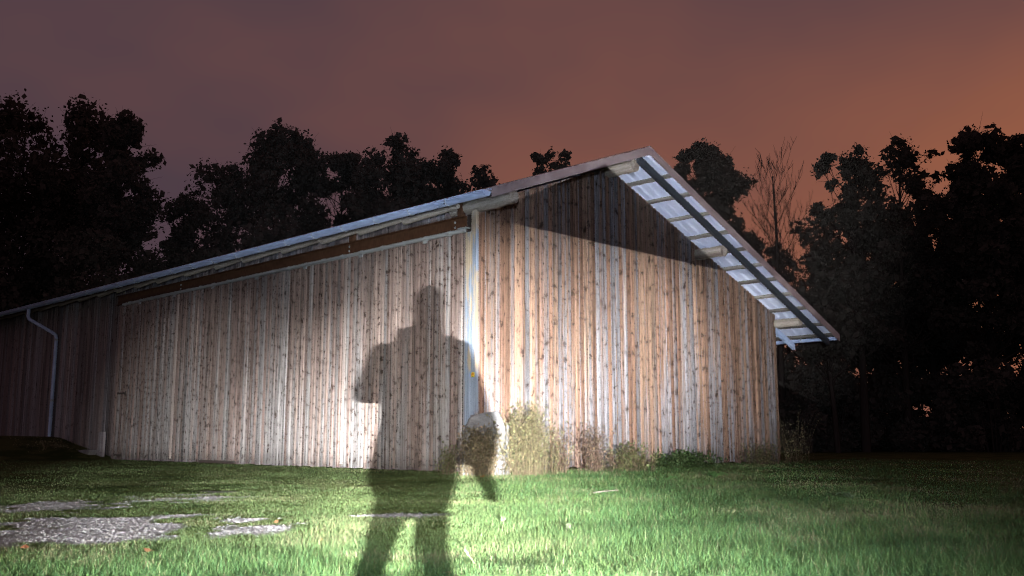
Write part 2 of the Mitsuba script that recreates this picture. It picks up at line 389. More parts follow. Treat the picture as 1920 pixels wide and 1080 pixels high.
# ------------------------------------------------------------------ gravel
def build_gravel():
    rg = np.random.default_rng(5)
    N = 230000
    x = rg.uniform(-4.8, -0.5, N); y = rg.uniform(4.6, 10.3, N)
    w = patch_np(x, y)
    k = rg.random(N) < w * 0.62
    x, y = x[k][:34000], y[k][:34000]
    n = len(x)
    s = np.minimum(0.0023 * (1 - rg.random(n)) ** -0.5, 0.014)
    bv = np.array([[1, 0, 0], [0, 1, 0], [-1, 0, 0], [0, -1, 0], [0.15, 0.1, 0.9], [0, 0, -1], [0.72, 0.72, 0.35], [-0.72, -0.7, 0.4]], float)
    bf = trimesh.convex.convex_hull(bv * [1, 1, 1.0]).faces if False else np.array([[0, 6, 4], [6, 1, 4], [1, 2, 4], [2, 7, 4], [7, 3, 4], [3, 0, 4], [0, 1, 6], [2, 3, 7], [1, 0, 5], [2, 1, 5], [3, 2, 5], [0, 3, 5]])
    jit = 1 + rg.uniform(-0.3, 0.3, (n, len(bv), 1))
    sc = np.stack([rg.uniform(0.8, 1.5, n), rg.uniform(0.8, 1.3, n), rg.uniform(0.45, 0.8, n)], -1)
    V = bv[None] * jit * sc[:, None] * s[:, None, None]
    a = rg.uniform(0, 2 * np.pi, n); ca, sa = np.cos(a)[:, None], np.sin(a)[:, None]
    V = np.stack([V[..., 0] * ca - V[..., 1] * sa, V[..., 0] * sa + V[..., 1] * ca, V[..., 2]], -1)
    V += np.stack([x, y, ground_z(x, y) + s * -0.10], -1)[:, None]
    F = (bf[None] + (np.arange(n) * len(bv))[:, None, None]).reshape(-1, 3)
    g = rg.uniform(0.13, 0.30, (n, 1)) * np.array([[1.0, 0.985, 0.99]]) * (1 + rg.normal(0, 0.03, (n, 3)))
    col = np.repeat(g[:, None], len(bv), 1).reshape(-1, 3)
    scene['gravel'] = mikit.ply((V.reshape(-1, 3), F), 'vcol_solid', smooth=False, color=col)
    tag('gravel', 'patches of pale grey crushed gravel showing through the lawn at lower left', 'gravel', kind='stuff')
build_gravel()

# ------------------------------------------------------------------ barn
EO, RO, VO, W = 0.66, 1.03, 1.24, 9.93
SL, SR = 0.377, 0.400
Z_EAVE = 4.47                      # top of the sheet at the left eave edge
TR = 3.58                          # where the ridge stands on the gable
ZR = Z_EAVE + SL * (TR + EO)
LB = 26.0
COS = math.cos(math.atan(SL))
def roof_z(v):
    v = np.asarray(v, float)
    return np.where(v < TR, Z_EAVE + SL * (v + EO), ZR - SR * (v - TR))
tag('barn', 'long weathered timber barn with corrugated metal roof and big sliding door', 'barn')

def board(key, bid, org, wdir, ndir, w, t, z0, ztop, bsdf, ch=0.004, ref_z=0.0):
    """upright board: org on the wall line, wdir along the wall, ndir outwards; ztop(x along) gives the cut of its top"""
    pr = np.array([[0, 0], [w, 0], [w, t - ch], [w - ch, t], [ch, t], [0, t - ch]])
    base = org[None] + pr[:, :1] * wdir + pr[:, 1:] * ndir
    zt = np.array([ztop(a) for a in pr[:, 0]])
    v = np.vstack([base + Z3 * z0, np.column_stack([base[:, :2], zt])])
    k = 6
    f = [[i, (i + 1) % k, k + (i + 1) % k, k + i] for i in range(k)]
    f = np.array(f)
    tri = np.vstack([f[:, [0, 1, 2]], f[:, [0, 2, 3]], np.array([[0, i + 1, i] for i in range(1, k - 1)]), np.array([[k, k + i, k + i + 1] for i in range(1, k - 1)])])
    if np.dot(np.cross(wdir, ndir), Z3) < 0: tri = tri[:, ::-1]
    fx = np.clip(pr[:, 0] / w, 0.01, 0.99)
    uv = np.column_stack([np.tile(bid + fx, 2), np.concatenate([np.full(k, z0), zt]) - ref_z])
    return add(key, (v, tri), bsdf, uv=uv)

def build_gable():
    rg = np.random.default_rng(3)
    tag('barn__gable_wall', 'gable wall of orange and grey weathered boards')
    v = -0.02
    i = 0
    under = lambda a: float(roof_z(a)) - 0.20 if a < TR else 5.855 - 0.374 * (a - TR)
    while v < W - 0.06:
        wc = rg.uniform(0.064, 0.092); gap = rg.uniform(0.034, 0.052)
        wc = min(wc, W - v)
        t = 0.042 + rg.uniform(-0.003, 0.004)
        z0 = 0.02 + rg.uniform(-0.015, 0.03)
        v0 = v
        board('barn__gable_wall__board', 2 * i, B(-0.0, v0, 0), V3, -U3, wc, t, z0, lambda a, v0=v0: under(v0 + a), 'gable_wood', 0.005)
        if v0 + wc + gap < W:
            v1 = v0 + wc - 0.02
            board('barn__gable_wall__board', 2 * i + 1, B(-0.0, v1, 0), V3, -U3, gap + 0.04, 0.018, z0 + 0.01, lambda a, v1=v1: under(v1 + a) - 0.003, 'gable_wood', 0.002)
        v += wc + gap
        i += 1
build_gable()

def build_side():
    rg = np.random.default_rng(4)
    tag('barn__side_wall', 'long side wall of dark boards behind and beside the sliding door')
    u = 0.24; i = 0
    while u < 24.0:
        wc = rg.uniform(0.11, 0.14); gap = rg.uniform(0.05, 0.08)
        u0 = u
        z0 = 0.03 if u < 13.4 else float(ground_z(*B(u, -0.2, 0)[:2])) - 0.02
        ww = wc + gap - 0.012
        board('barn__side_wall__board', i, B(u0, 0, 0), U3, -V3, ww, 0.024 + rg.uniform(0, 0.012) * (i % 2), z0, lambda a: float(roof_z(0)) - 0.13, 'side_wood', 0.006)
        u += wc + gap; i += 1
    v_, f_ = box(B(25.0, 0.02, 2.2), U3 * 1.0, V3 * 0.03, Z3 * 2.2)
    add('barn__side_wall__end_panel', (v_, f_), 'dark_iron')
    # the two broad corner boards between door and corner
    board('barn__corner_board', 0, B(0.105, 0, 0), U3, -V3, 0.125, 0.05, 0.03, lambda a: 4.03, 'trim_wood', 0.006)
    board('barn__corner_board', 1, B(-0.045, 0.0, 0), U3, -V3, 0.125, 0.055, 0.03, lambda a: 4.40, 'trim_wood', 0.006)
    labels['barn__corner_board'] = {'label': 'corner board with peeling cream and blue grey paint'}
build_side()

def build_walls_behind():
    # back walls and inner faces, so that the barn is a closed building
    mb = MB()
    mb.add(*box(B(LB, W / 2, 2.2), U3 * 0.03, V3 * W / 2, Z3 * 2.2))
    mb.add(*box(B(LB / 2, W - 0.03, 1.45), U3 * LB / 2, V3 * 0.03, Z3 * 1.6))
    add('barn__back_wall', mb.mesh(), 'dark_iron')
    # dark lining behind the boards
    poly = np.array([[0.02, 0.05], [W - 0.05, 0.05], [W - 0.05, float(roof_z(W)) - 0.2], [TR, ZR - 0.3], [0.02, float(roof_z(0)) - 0.3]])
    v0 = B(0.02, poly[:, 0], poly[:, 1]); v1 = B(0.06, poly[:, 0], poly[:, 1])
    n = 5
    f = [[0, i, i + 1] for i in range(1, n - 1)] + [[n, n + i + 1, n + i] for i in range(1, n - 1)]
    for i in range(n):
        j = (i + 1) % n
        f += [[i, n + i, n + j], [i, n + j, j]]
    add('barn__gable_wall__lining', (np.vstack([v0, v1]), np.array(f)), 'dark_iron')
    v_, f_ = box(B(12.2, 0.035, 2.2), U3 * 12.0, V3 * 0.02, Z3 * 2.15)
    add('barn__side_wall__lining', (v_, f_), 'dark_iron')
build_walls_behind()

def build_door():
    rg = np.random.default_rng(8)
    tag('barn__sliding_door', 'wide sliding door of narrow grey pink boards')
    u = 0.20; i = 0
    while u < 13.5:
        w = min(rg.uniform(0.088, 0.118), 13.52 - u)
        if w < 0.03: break
        t = 0.03 + (0.010 if i % 2 else -0.002) + rg.uniform(-0.004, 0.004)
        z0 = 0.018 + rg.uniform(-0.012, 0.010)
        board('barn__sliding_door__board', i, B(u, -0.125, 0), U3, -V3, w - 0.010, t, z0, lambda a: 4.0, 'door_wood', 0.017)
        u += w; i += 1
    # meeting rails that stand proud at the joints of the leaves
    for j, uu in enumerate((3.42, 10.20)):
        board('barn__sliding_door__joint_strip', 300 + j, B(uu, -0.157, 0), U3, -V3, 0.075, 0.022, 0.08, lambda a: 3.98, 'strip_wood', 0.004)
    v_, f_ = box(B(6.85, -0.10, 2.02), U3 * 6.62, V3 * 0.02, Z3 * 1.95)
    add('barn__sliding_door__frame', (v_, f_), 'dark_iron')
    for z in (0.13, 1.70):
        mb = MB()
        mb.add(*box(B(13.06, -0.172, z), U3 * 0.24, V3 * 0.012, Z3 * 0.022))
        mb.add(*tube([B(12.82, -0.175, z - 0.07), B(12.82, -0.175, z + 0.05)], 0.016, 8))
        add('barn__sliding_door__hinge', mb.mesh(), 'dark_iron')
    mb = MB()
    mb.add(*box(B(8.05, -0.185, 0.045), U3 * 0.75, V3 * 0.02, Z3 * 0.03))
    add('barn__sliding_door__floor_guide', mb.mesh(), 'dark_iron')
    # the rust brown track beam (channel section) and the pipe rail under it
    mb = MB()
    mb.add(*box(B(6.95, -0.10, 4.175), U3 * 6.80, V3 * 0.012, Z3 * 0.125))
    mb.add(*box(B(6.95, -0.135, 4.291), U3 * 6.80, V3 * 0.024, Z3 * 0.009))
    mb.add(*box(B(6.95, -0.135, 4.059), U3 * 6.80, V3 * 0.024, Z3 * 0.009))
    add('barn__track_beam', mb.mesh(), 'rust_steel', label='rust brown steel beam above the sliding door')
    for uu in (0.42, 3.45, 10.24):
        for z in (4.22, 4.13):
            s = trimesh.creation.icosphere(1, 0.021)
            s.apply_transform(trimesh.transformations.translation_matrix(B(uu, -0.118, z)))
            add('barn__track_beam__bolt', s, 'galvanised', smooth=True)
    for uu in (0.40, 3.50):
        v_, f_ = box(B(uu - 0.09, -0.075, 4.42), U3 * 0.055, V3 * 0.045, Z3 * 0.12)
        add('barn__track_beam__bracket', (v_, f_), 'rust_steel')
    pts = [B(a, -0.165, 4.035 + 0.004 * math.sin(a * 1.3)) for a in np.linspace(0.12, 13.3, 40)]
    add('barn__rail', tube(pts, 0.036, 10), 'galvanised', smooth=50, label='grey steel pipe rail along the top of the sliding door')
    for k, a in enumerate(np.arange(0.5, 13.3, 0.62)):
        mb = MB()
        mb.add(*tube([B(a - 0.03, -0.165, 4.035), B(a + 0.03, -0.165, 4.035)], 0.045, 10))
        if k % 3 == 1:
            mb.add(*box(B(a, -0.19, 3.975), U3 * 0.05, V3 * 0.012, Z3 * 0.03))
        add('barn__rail__clamp', mb.mesh(), 'galvanised')
    v_, f_ = box(B(0.16, -0.15, 4.075), U3 * 0.10, V3 * 0.06, Z3 * 0.008)
    add('barn__rail__end_plate', (v_, f_), 'galvanised')
build_door()

def wave(x, per=0.2, amp=0.02):
    """trapezoid corrugation"""
    t = (x / per) % 1.0
    return amp * 1.5 * np.interp(t, [0, 0.12, 0.28, 0.62, 0.78, 1.0], [0.0, 0, 1.0, 1.0, 0, 0])

def sheet_mesh(u0, u1, va, vb, off):
    """one corrugated sheet, ribs running down the slope"""
    us = []
    k = math.floor(u0 / 0.2)
    for j in range(k, math.ceil(u1 / 0.2) + 1):
        us += [j * 0.2, j * 0.2 + 0.024, j * 0.2 + 0.056, j * 0.2 + 0.124, j * 0.2 + 0.156]
    us = np.unique(np.clip(us, u0, u1))
    h = wave(us)
    sgn = SL if vb <= TR + 1e-6 else -SR
    nrm = np.array([0, -sgn, 1.0]); nrm /= np.linalg.norm(nrm)
    rows = []
    for th in (0.0, -0.012):
        for v in (va, vb):
            z = float(roof_z(v)) + off
            rows.append(B(us, v + nrm[1] * (h + th - 0.018), z + nrm[2] * (h + th - 0.018)))
    n = len(us)
    V = np.vstack(rows)
    F = []
    for i in range(n - 1):
        F += [[i, i + 1, n + i + 1], [i, n + i + 1, n + i]]
        o = 2 * n
        F += [[o + i, o + n + i + 1, o + i + 1], [o + i, o + n + i, o + n + i + 1]]
        F += [[i, o + i, o + i + 1], [i, o + i + 1, i + 1], [n + i, n + i + 1, 3 * n + i + 1], [n + i, 3 * n + i + 1, 3 * n + i]]
    F += [[0, n, 3 * n], [0, 3 * n, 2 * n], [n - 1, 3 * n - 1, 4 * n - 1], [n - 1, 4 * n - 1, 2 * n - 1]]
    return V, np.array(F)

def build_roof():
    tag('barn__roof', 'pale corrugated metal roof with a wide gable overhang')
    edges = [-RO + 0.012] + list(np.arange(0.1, LB, 1.2)) + [LB + 0.4]
    for a, b in zip(edges[:-1], edges[1:]):
        add('barn__roof__sheet', sheet_mesh(a, b, -EO, TR, 0.0), 'sheet_metal')
        add('barn__roof__sheet', sheet_mesh(a, b, TR, W + VO, 0.0), 'sheet_metal')
    # ridge cap
    pr = [(-0.22, -0.066), (0, 0.03), (0.22, -0.066)]
    mb = MB()
    for k in range(2):
        (v0, z0), (v1, z1) = pr[k], pr[k + 1]
        q = np.array([B(-RO - 0.01, TR + v0, ZR + z0 - 0.012), B(LB + 0.4, TR + v0, ZR + z0 - 0.012), B(LB + 0.4, TR + v1, ZR + z1 - 0.012), B(-RO - 0.01, TR + v1, ZR + z1 - 0.012)])
        mb.add(np.vstack([q, q + Z3 * 0.012]), [[0, 1, 2, 3], [4, 7, 6, 5], [0, 4, 5, 1], [1, 5, 6, 2], [2, 6, 7, 3], [3, 7, 4, 0]])
    add('barn__roof__ridge_cap', mb.mesh(), 'verge_paint')
    # verge flashings: a face board with a folded top, one for each slope
    for (va, vb, nm) in ((-EO - 0.01, TR, 'a'), (TR, W + VO + 0.02, 'b')):
        mb = MB()
        for (du0, du1, dz0, dz1) in ((-0.014, 0.004, -0.15, 0.012), (-0.014, 0.16, 0.006, 0.018)):
            P = []
            for v in (va, vb):
                z = float(roof_z(v))
                P += [B(-RO + du0, v, z + dz0), B(-RO + du1, v, z + dz0), B(-RO + du1, v, z + dz1), B(-RO + du0, v, z + dz1)]
            mb.add(np.array(P), [[0, 1, 2, 3], [4, 7, 6, 5], [0, 4, 5, 1], [1, 5, 6, 2], [2, 6, 7, 3], [3, 7, 4, 0]])
        add('barn__roof__verge_board', mb.mesh(), 'verge_paint', label='dull red brown verge flashing on the roof edge')
    # fascia strip along the left eave behind the gutter
    v_, f_ = box(B(LB / 2 - 0.4, -EO + 0.035, Z_EAVE - 0.052), U3 * (LB / 2 + 0.55), V3 * 0.012, Z3 * 0.03)
    add('barn__roof__fascia', (v_, f_), 'verge_paint')
    # battens under the sheets
    vs = [4.40, 5.04, 5.73, 6.44, 7.11, 7.76, 8.38, 9.05, 9.70, 10.5, 11.02]
    rg = np.random.default_rng(2)
    for v in vs + [-0.30, 0.55, 1.3, 2.05, 2.8]:
        s = 1 if v > TR else -1
        sl = SR if s > 0 else SL
        nb = (V3 * s * sl + Z3) / math.hypot(sl, 1)
        db = (V3 - Z3 * s * sl) / math.hypot(sl, 1)
        c0 = B(-RO + 0.05, v, float(roof_z(v))) - nb * 0.062
        c1 = B(LB - 0.3, v, float(roof_z(v))) - nb * 0.062
        n = 14
        us = np.concatenate([np.linspace(0, 1.3, n - 1), [LB]])
        P = []
        for a in us:
            c = c0 + U3 * a + db * rg.uniform(-0.006, 0.006)
            hw, hh = 0.034 + rg.uniform(-0.004, 0.004), 0.03 + rg.uniform(-0.003, 0.003)
            P += [c - db * hw - nb * hh, c + db * hw - nb * hh, c + db * hw + nb * 0.03, c - db * hw + nb * 0.03]
        F = [[0, 1, 2, 3], [4 * (n - 1), 4 * (n - 1) + 3, 4 * (n - 1) + 2, 4 * (n - 1) + 1]]
        for k in range(n - 1):
            for j in range(4):
                F.append([4 * k + j, 4 * k + 4 + j, 4 * k + 4 + (j + 1) % 4, 4 * k + (j + 1) % 4])
        F = np.array(F)
        add('barn__batten', (np.array(P), np.vstack([F[:, [0, 1, 2]], F[:, [0, 2, 3]]])), 'batten_wood')
    # dark barge rafter across the log ends
    for va, vb in ((TR, W + VO - 0.03), (-EO + 0.1, TR)):
        P = []
        for v in (va, vb):
            z = float(roof_z(v)) - 0.10
            for du, dz in ((-0.79, -0.14), (-0.71, -0.14), (-0.71, 0.0), (-0.79, 0.0)):
                P.append(B(du, v, z + dz))
        if va < 0: continue
        mb = MB(); mb.add(np.array(P), [[0, 1, 2, 3], [4, 7, 6, 5], [0, 4, 5, 1], [1, 5, 6, 2], [2, 6, 7, 3], [3, 7, 4, 0]])
        add('barn__barge_rafter', mb.mesh(), 'dark_steel', label='dark steel rafter under the gable overhang')
    # round purlin logs whose ends stick out of the gable
    def log(u0, u1, v, z, r, seed, lab=None):
        rg2 = np.random.default_rng(seed)
        n = 9
        us = np.linspace(u0, u1, n)
        p = np.array([B(a, v + rg2.uniform(-0.008, 0.008), z + rg2.uniform(-0.008, 0.008)) for a in us])
        V, F = tube(p, r * rg2.uniform(0.94, 1.05, n), 14)
        V = V + (meshkit.noise(V * 9, seed)[:, None] - 0.5) * 0.02
        add('barn__purlin_log', (V, F), 'log_wood', smooth=50, label=lab)
    log(-0.86, 0.6, 0.02, 4.47, 0.115, 1, 'round log end under the left end of the roof overhang')
    log(-0.70, 0.6, TR - 0.02, ZR - 0.29, 0.125, 2, 'round ridge log under the roof peak')
    log(-0.72, 0.6, 6.62, float(roof_z(6.62)) - 0.33, 0.12, 3, 'round log half way down the right overhang')
    log(-0.69, 0.6, 9.92, float(roof_z(9.92)) - 0.25, 0.10, 4, 'round log at the foot of the right overhang')
    # pieces of eave log seen below the gutter along the side
    rg3 = np.random.default_rng(14)
    a = 0.1
    while a < 24:
        ln = rg3.uniform(1.05, 1.5)
        p = [B(a + ln * t, -0.34 + rg3.uniform(-0.01, 0.01), 4.375 + 0.045 * (1 - t)) for t in np.linspace(0, 1, 6)]
        V, F = tube(p, np.linspace(0.040, 0.058, 6) * rg3.uniform(0.9, 1.1), 10)
        add('barn__eave_log', (V, F), 'log_wood', smooth=50)
        a += ln + 0.05
    a = 1.35
    # gutters
    def gutter(u0, u1, v, z, r, key, lab):
        us = np.linspace(u0, u1, 60)
        an = np.linspace(math.pi, 2 * math.pi, 9)
        P = []
        for rad in (r, r - 0.006):
            for a in us:
                P.append(B(a, v + rad * np.cos(an), z + rad * np.sin(an)))
        V = np.vstack(P); n, m = len(us), len(an)
        F = []
        for s in range(2):
            for i in range(n - 1):
                for j in range(m - 1):
                    o = s * n * m
                    F.append([o + i * m + j, o + i * m + j + 1, o + (i + 1) * m + j + 1, o + (i + 1) * m + j][::(1 if s else -1)])
        F = np.array(F); F = np.vstack([F[:, [0, 1, 2]], F[:, [0, 2, 3]]])
        k = add(key, (V, F), 'zinc', smooth=40, label=lab)
        # bead along the front edge, end cap, straps
        V, F = tube([B(u0, v - r, z), B(u1, v - r, z)], 0.011, 8)
        add(key + '__bead', (V, F), 'zinc', smooth=50)
        cp = np.vstack([B(u0, v + r * np.cos(an), z + r * np.sin(an)), B(u0, v, z)[None]])
        cp2 = cp - U3 * 0.004
        m1 = len(an)
        F = [[m1, j, j + 1] for j in range(m1 - 1)] + [[2 * m1 + 1, m1 + 2 + j, m1 + 1 + j] for j in range(m1 - 1)]
        add(key + '__end_cap', (np.vstack([cp, cp2]), np.array(F)), 'zinc')
        for a in np.arange(u0 + 0.9, min(u1, 24), 0.95):
            V, F = tube([B(a, v + (r + 0.004) * math.cos(q), z + (r + 0.004) * math.sin(q)) for q in np.linspace(math.pi * 0.97, 2 * math.pi, 9)], 0.009, 6)
            add(key + '__strap', (V, F), 'galvanised')
        return k
    gutter(-RO + 0.06, LB, -EO - 0.055, Z_EAVE - 0.045, 0.092, 'barn__gutter', 'blue grey half round gutter along the left eave')
    gutter(-RO + 0.10, LB, W + VO + 0.06, float(roof_z(W + VO)) - 0.05, 0.07, 'barn__gutter', 'blue grey half round gutter under the right eave')
    # right eave: rafter tail and eave plate
    P = []
    for v in (W + 0.02, W + 0.95):
        z = float(roof_z(v)) - 0.30
        for du, dz in ((-0.02, -0.13), (0.06, -0.13), (0.06, 0.0), (-0.02, 0.0)):
            P.append(B(du, v, z + dz))
    mb = MB(); mb.add(np.array(P), [[0, 1, 2, 3], [4, 7, 6, 5], [0, 4, 5, 1], [1, 5, 6, 2], [2, 6, 7, 3], [3, 7, 4, 0]])
    add('barn__rafter_tail', mb.mesh(), 'zinc')
build_roof()

# downpipe at the far end of the side wall
def build_downpipe():
    zg = float(ground_z(*B(17.85, -0.2, 0)[:2]))
    p = [B(18.55, -0.70, 4.40), B(18.55, -0.70, 4.12), B(18.52, -0.67, 4.04), B(18.40, -0.60, 3.97), B(17.98, -0.22, 3.66), B(17.88, -0.13, 3.57), B(17.85, -0.11, 3.47), B(17.85, -0.11, 1.6), B(17.85, -0.11, zg - 0.02)]
    add('barn__downpipe', tube(p, 0.05, 12), 'zinc', smooth=50, label='grey metal rain downpipe with a double bend at the left end')
    for q in (3.40, 1.62):
        V, F = tube([B(17.85, -0.11, q), B(17.85, -0.11, q + 0.05)], 0.058, 12)
        add('barn__downpipe__collar', (V, F), 'galvanised', smooth=50)
build_downpipe()

# ------------------------------------------------------------------ small things at the barn
def build_marker():
    c = B(0.018, -0.058, 1.60)
    tag('marker_plate', 'small yellow square marker with orange dot on the barn corner board', 'sign')
    m = m3.Manifold.cube((0.078, 0.004, 0.078), True)
    R = np.column_stack([U3, -V3, Z3])
    def put(mesh, key, bsdf, off):
        v = np.array(mesh.vertices) if hasattr(mesh, 'vertices') else mesh[0]
        f = np.array(mesh.faces) if hasattr(mesh, 'faces') else mesh[1]
        v = v @ R.T + c - V3 * off
        add(key, (v, f[:, ::-1] if np.linalg.det(R) < 0 else f), bsdf)
    q = m.to_mesh()
    scene['yellow_paint'] = {'type': 'twosided', 'b': {'type': 'principled', 'base_color': rgb(0.72, 0.62, 0.06), 'roughness': 0.4}}
    scene['orange_paint'] = {'type': 'twosided', 'b': {'type': 'principled', 'base_color': rgb(0.55, 0.22, 0.02), 'roughness': 0.4}}
    scene['green_paint'] = {'type': 'twosided', 'b': {'type': 'principled', 'base_color': rgb(0.10, 0.22, 0.03), 'roughness': 0.4}}
    put((q.vert_properties[:, :3], q.tri_verts), 'marker_plate__plate', 'yellow_paint', 0.002)
    d = trimesh.creation.cylinder(0.027, 0.003, sections=24)
    d.apply_transform(trimesh.transformations.rotation_matrix(math.pi / 2, [1, 0, 0]))
    d.apply_translation([0, 0, 0.006])
    put(d, 'marker_plate__dot', 'orange_paint', 0.005)
    d = trimesh.creation.box((0.03, 0.003, 0.012)); d.apply_translation([0, 0, -0.034])
    put(d, 'marker_plate__foot_mark', 'green_paint', 0.005)
build_marker()

def rough_block(c, size, yaw, seed, amp, lean=0.0, cut=None):
    b = m3.Manifold.hull_points([[sx * size[0] * (0.5 - (0.06 if sz > 0 else 0)), sy * size[1] * 0.5, (sz > 0) * size[2]] for sx in (-1, 1) for sy in (-1, 1) for sz in (0, 1)]) if cut is None else m3.Manifold.hull_points(cut)
    b = b.refine_to_length(0.035)
    q = b.to_mesh(); v = np.array(q.vert_properties[:, :3], float); f = np.array(q.tri_verts)
    tm = trimesh.Trimesh(v, f, process=False)
    trimesh.smoothing.filter_taubin(tm, iterations=6)
    v = np.array(tm.vertices)
    n = tm.vertex_normals
    v = v + n * ((meshkit.fbm(v * 5 + seed, 4, seed)[:, None] - 0.5) * amp + (meshkit.noise(v * 22 + seed, seed + 1)[:, None] - 0.5) * amp * 0.25)
    ca, sa = math.cos(yaw), math.sin(yaw)
    v = np.column_stack([v[:, 0] * ca - v[:, 1] * sa, v[:, 0] * sa + v[:, 1] * ca, v[:, 2]]) + np.asarray(c)
    return v, f

def build_block():
    z = float(ground_z(-0.45, 14.9))
    cut = [(-0.33, -0.2, 0), (0.32, -0.2, 0), (0.33, 0.25, 0), (-0.33, 0.25, 0), (-0.32, -0.18, 0.62), (-0.22, -0.15, 0.88), (-0.16, -0.12, 0.93), (0.19, -0.15, 0.99), (0.26, 0.2, 0.98),
           (-0.2, 0.2, 0.93), (-0.31, 0.2, 0.7), (0.31, -0.17, 0.8), (0.31, 0.2, 0.8)]
    V, F = rough_block((-0.43, 14.95, z - 0.03), None, 0.05, 3, 0.075, cut=cut)
    add('concrete_block', (V, F), 'concrete', smooth=40, label='rough grey concrete block standing before the barn corner', category='block')
    V, F = rough_block((-0.085, 15.12, z - 0.02), (0.075, 0.35, 0.80), 0.12, 6, 0.05)
    add('concrete_slab', (V, F), 'concrete', smooth=40, label='thin upright concrete slab behind the right edge of the block', category='slab')
    P = B(14.55, -0.30, 0); zg = float(ground_z(P[0], P[1]))
    V, F = rough_block((P[0], P[1], zg - 0.12), (0.75, 0.3, 0.36), YAW + math.pi / 2, 9, 0.06)
    add('kerb_stone', (V, F), 'concrete', smooth=40, label='pale concrete footing stone left of the sliding door', category='stone')
    P = B(13.78, -0.2, 0); zg = float(ground_z(P[0], P[1]))
    board('wooden_post', 0, P - U3 * 0.0, U3, -V3, 0.34, 0.06, zg - 0.05, lambda a: zg + 0.72, 'side_wood', 0.01)
    tag('wooden_post', 'short dark plank standing at the left end of the sliding door', 'plank')
build_block()

# ------------------------------------------------------------------ weeds
def weed(key, cx, cy, rad, h, n, col, leafcol, label, category, seed, leaf=0.02, nleaf=26, spread=0.35, upright=0.7, seedhead=0.0, rad_y=None, group=None, lw=0.0035):
    rg = np.random.default_rng(seed)
    sv, sf, sc, o = [], [], [], 0
    lv, lf, lc, lo = [], [], [], 0
    col, leafcol = np.array(col), np.array(leafcol)
    for k in range(n):
        a = rg.uniform(0, 2 * math.pi); r = min(abs(rg.normal(0, 0.52)), 1.25)
        x0, y0 = cx + r * rad * math.cos(a), cy + r * (rad_y or rad) * math.sin(a)
        z0 = float(ground_z(x0, y0)) - 0.01
        hh = h * (0.30 + 0.85 * rg.random() ** 0.7) * (1 - 0.35 * r * r)
        b = rg.uniform(0, 2 * math.pi); out = rg.uniform(0.05, spread) * hh
        t = np.linspace(0, 1, 6)
        bx = math.cos(b) * out * t ** 1.7 + math.cos(a) * 0.12 * hh * r * t + rg.normal(0, 0.008, 6).cumsum() * 0.6
        by = math.sin(b) * out * t ** 1.7 + math.sin(a) * 0.12 * hh * r * t + rg.normal(0, 0.008, 6).cumsum() * 0.6
        P = np.column_stack([x0 + bx, y0 + by, z0 + hh * t * (1 - 0.15 * t)])
        V, F = tube(P, np.linspace(lw, lw * 0.35, 6), 3, cap=False)
        kk = rg.uniform(0.55, 1.25)
        sv.append(V); sf.append(F + o); o += len(V); sc.append(np.tile(col * kk * rg.uniform(0.7, 1.3), (len(V), 1)))
        m = int(nleaf * rg.uniform(0.6, 1.3))
        tt = np.clip(rg.beta(1.6, 1.0, m), 0.08, 1) if seedhead else rg.uniform(0.1, 1, m)
        base = np.column_stack([np.interp(tt, t, P[:, i]) for i in range(3)])
        d = rg.normal(0, 1, (m, 3)); d[:, 2] = np.abs(d[:, 2]) * upright + 0.15
        d /= np.linalg.norm(d, axis=1, keepdims=True)
        L = leaf * rg.uniform(0.5, 1.5, m)[:, None]
        s = np.cross(d, rg.normal(0, 1, (m, 3))); s /= np.linalg.norm(s, axis=1, keepdims=True) + 1e-9
        wv = s * L * rg.uniform(0.16, 0.34, (m, 1))
        base = base + d * L * rg.uniform(0, 1.2, (m, 1))
        V = np.stack([base, base + d * L * 0.5 + wv, base + d * L, base + d * L * 0.5 - wv], 1).reshape(-1, 3)
        F = (np.array([[0, 1, 2], [0, 2, 3]])[None] + (np.arange(m) * 4)[:, None, None]).reshape(-1, 3)
        lv.append(V); lf.append(F + lo); lo += len(V)
        lc.append(np.repeat(leafcol * rg.uniform(0.35, 1.5, (m, 1)) * kk * (1 + rg.normal(0, 0.06, (m, 3))), 4, 0))
    k = key; i = 0
    while k in labels:
        i += 1; k = f'{key}_{i:03d}'
    scene[k + '__stems'] = mikit.ply((np.vstack(sv), np.vstack(sf)), 'weed_mat', color=np.vstack(sc))
    scene[k + '__leaves'] = mikit.ply((np.vstack(lv), np.vstack(lf)), 'weed_mat', color=np.clip(np.vstack(lc), 0, 1))
    tag(k, label, category, group)
    tag(k + '__stems', kind='stuff'); tag(k + '__leaves', kind='stuff')

STRAW, OLIVE, BROWN, GREEN, DKGREEN = (0.25, 0.21, 0.13), (0.23, 0.22, 0.13), (0.19, 0.13, 0.10), (0.09, 0.16, 0.05), (0.05, 0.10, 0.035)
weed('weed_clump', 0.27, 14.75, 0.46, 1.2, 230, (0.19, 0.155, 0.10), (0.165, 0.155, 0.085), 'tall dry yellow green weed clump right of the concrete block', 'weeds', 21, 0.034, 36, 0.22, 0.9, 1.0, 0.22)
weed('dry_grass', -0.47, 14.55, 0.40, 0.80, 170, (0.20, 0.16, 0.10), (0.17, 0.14, 0.09), 'dry brown grass hanging before the concrete block', 'dry grass', 22, 0.040, 20, 0.30, 0.9, 1.0, 0.08)
weed('weed_clump', -1.0, 15.2, 0.22, 0.55, 36, BROWN, (0.13, 0.14, 0.07), 'thin green brown weeds left of the concrete block', 'weeds', 23, 0.04, 18, 0.35)
weed('weed_clump', 0.80, 15.6, 0.18, 0.9, 34, BROWN, (0.14, 0.10, 0.07), 'reddish brown seed stalks just right of the tall dry clump', 'weeds', 24, 0.04, 20, 0.3, 0.9, 1.0)
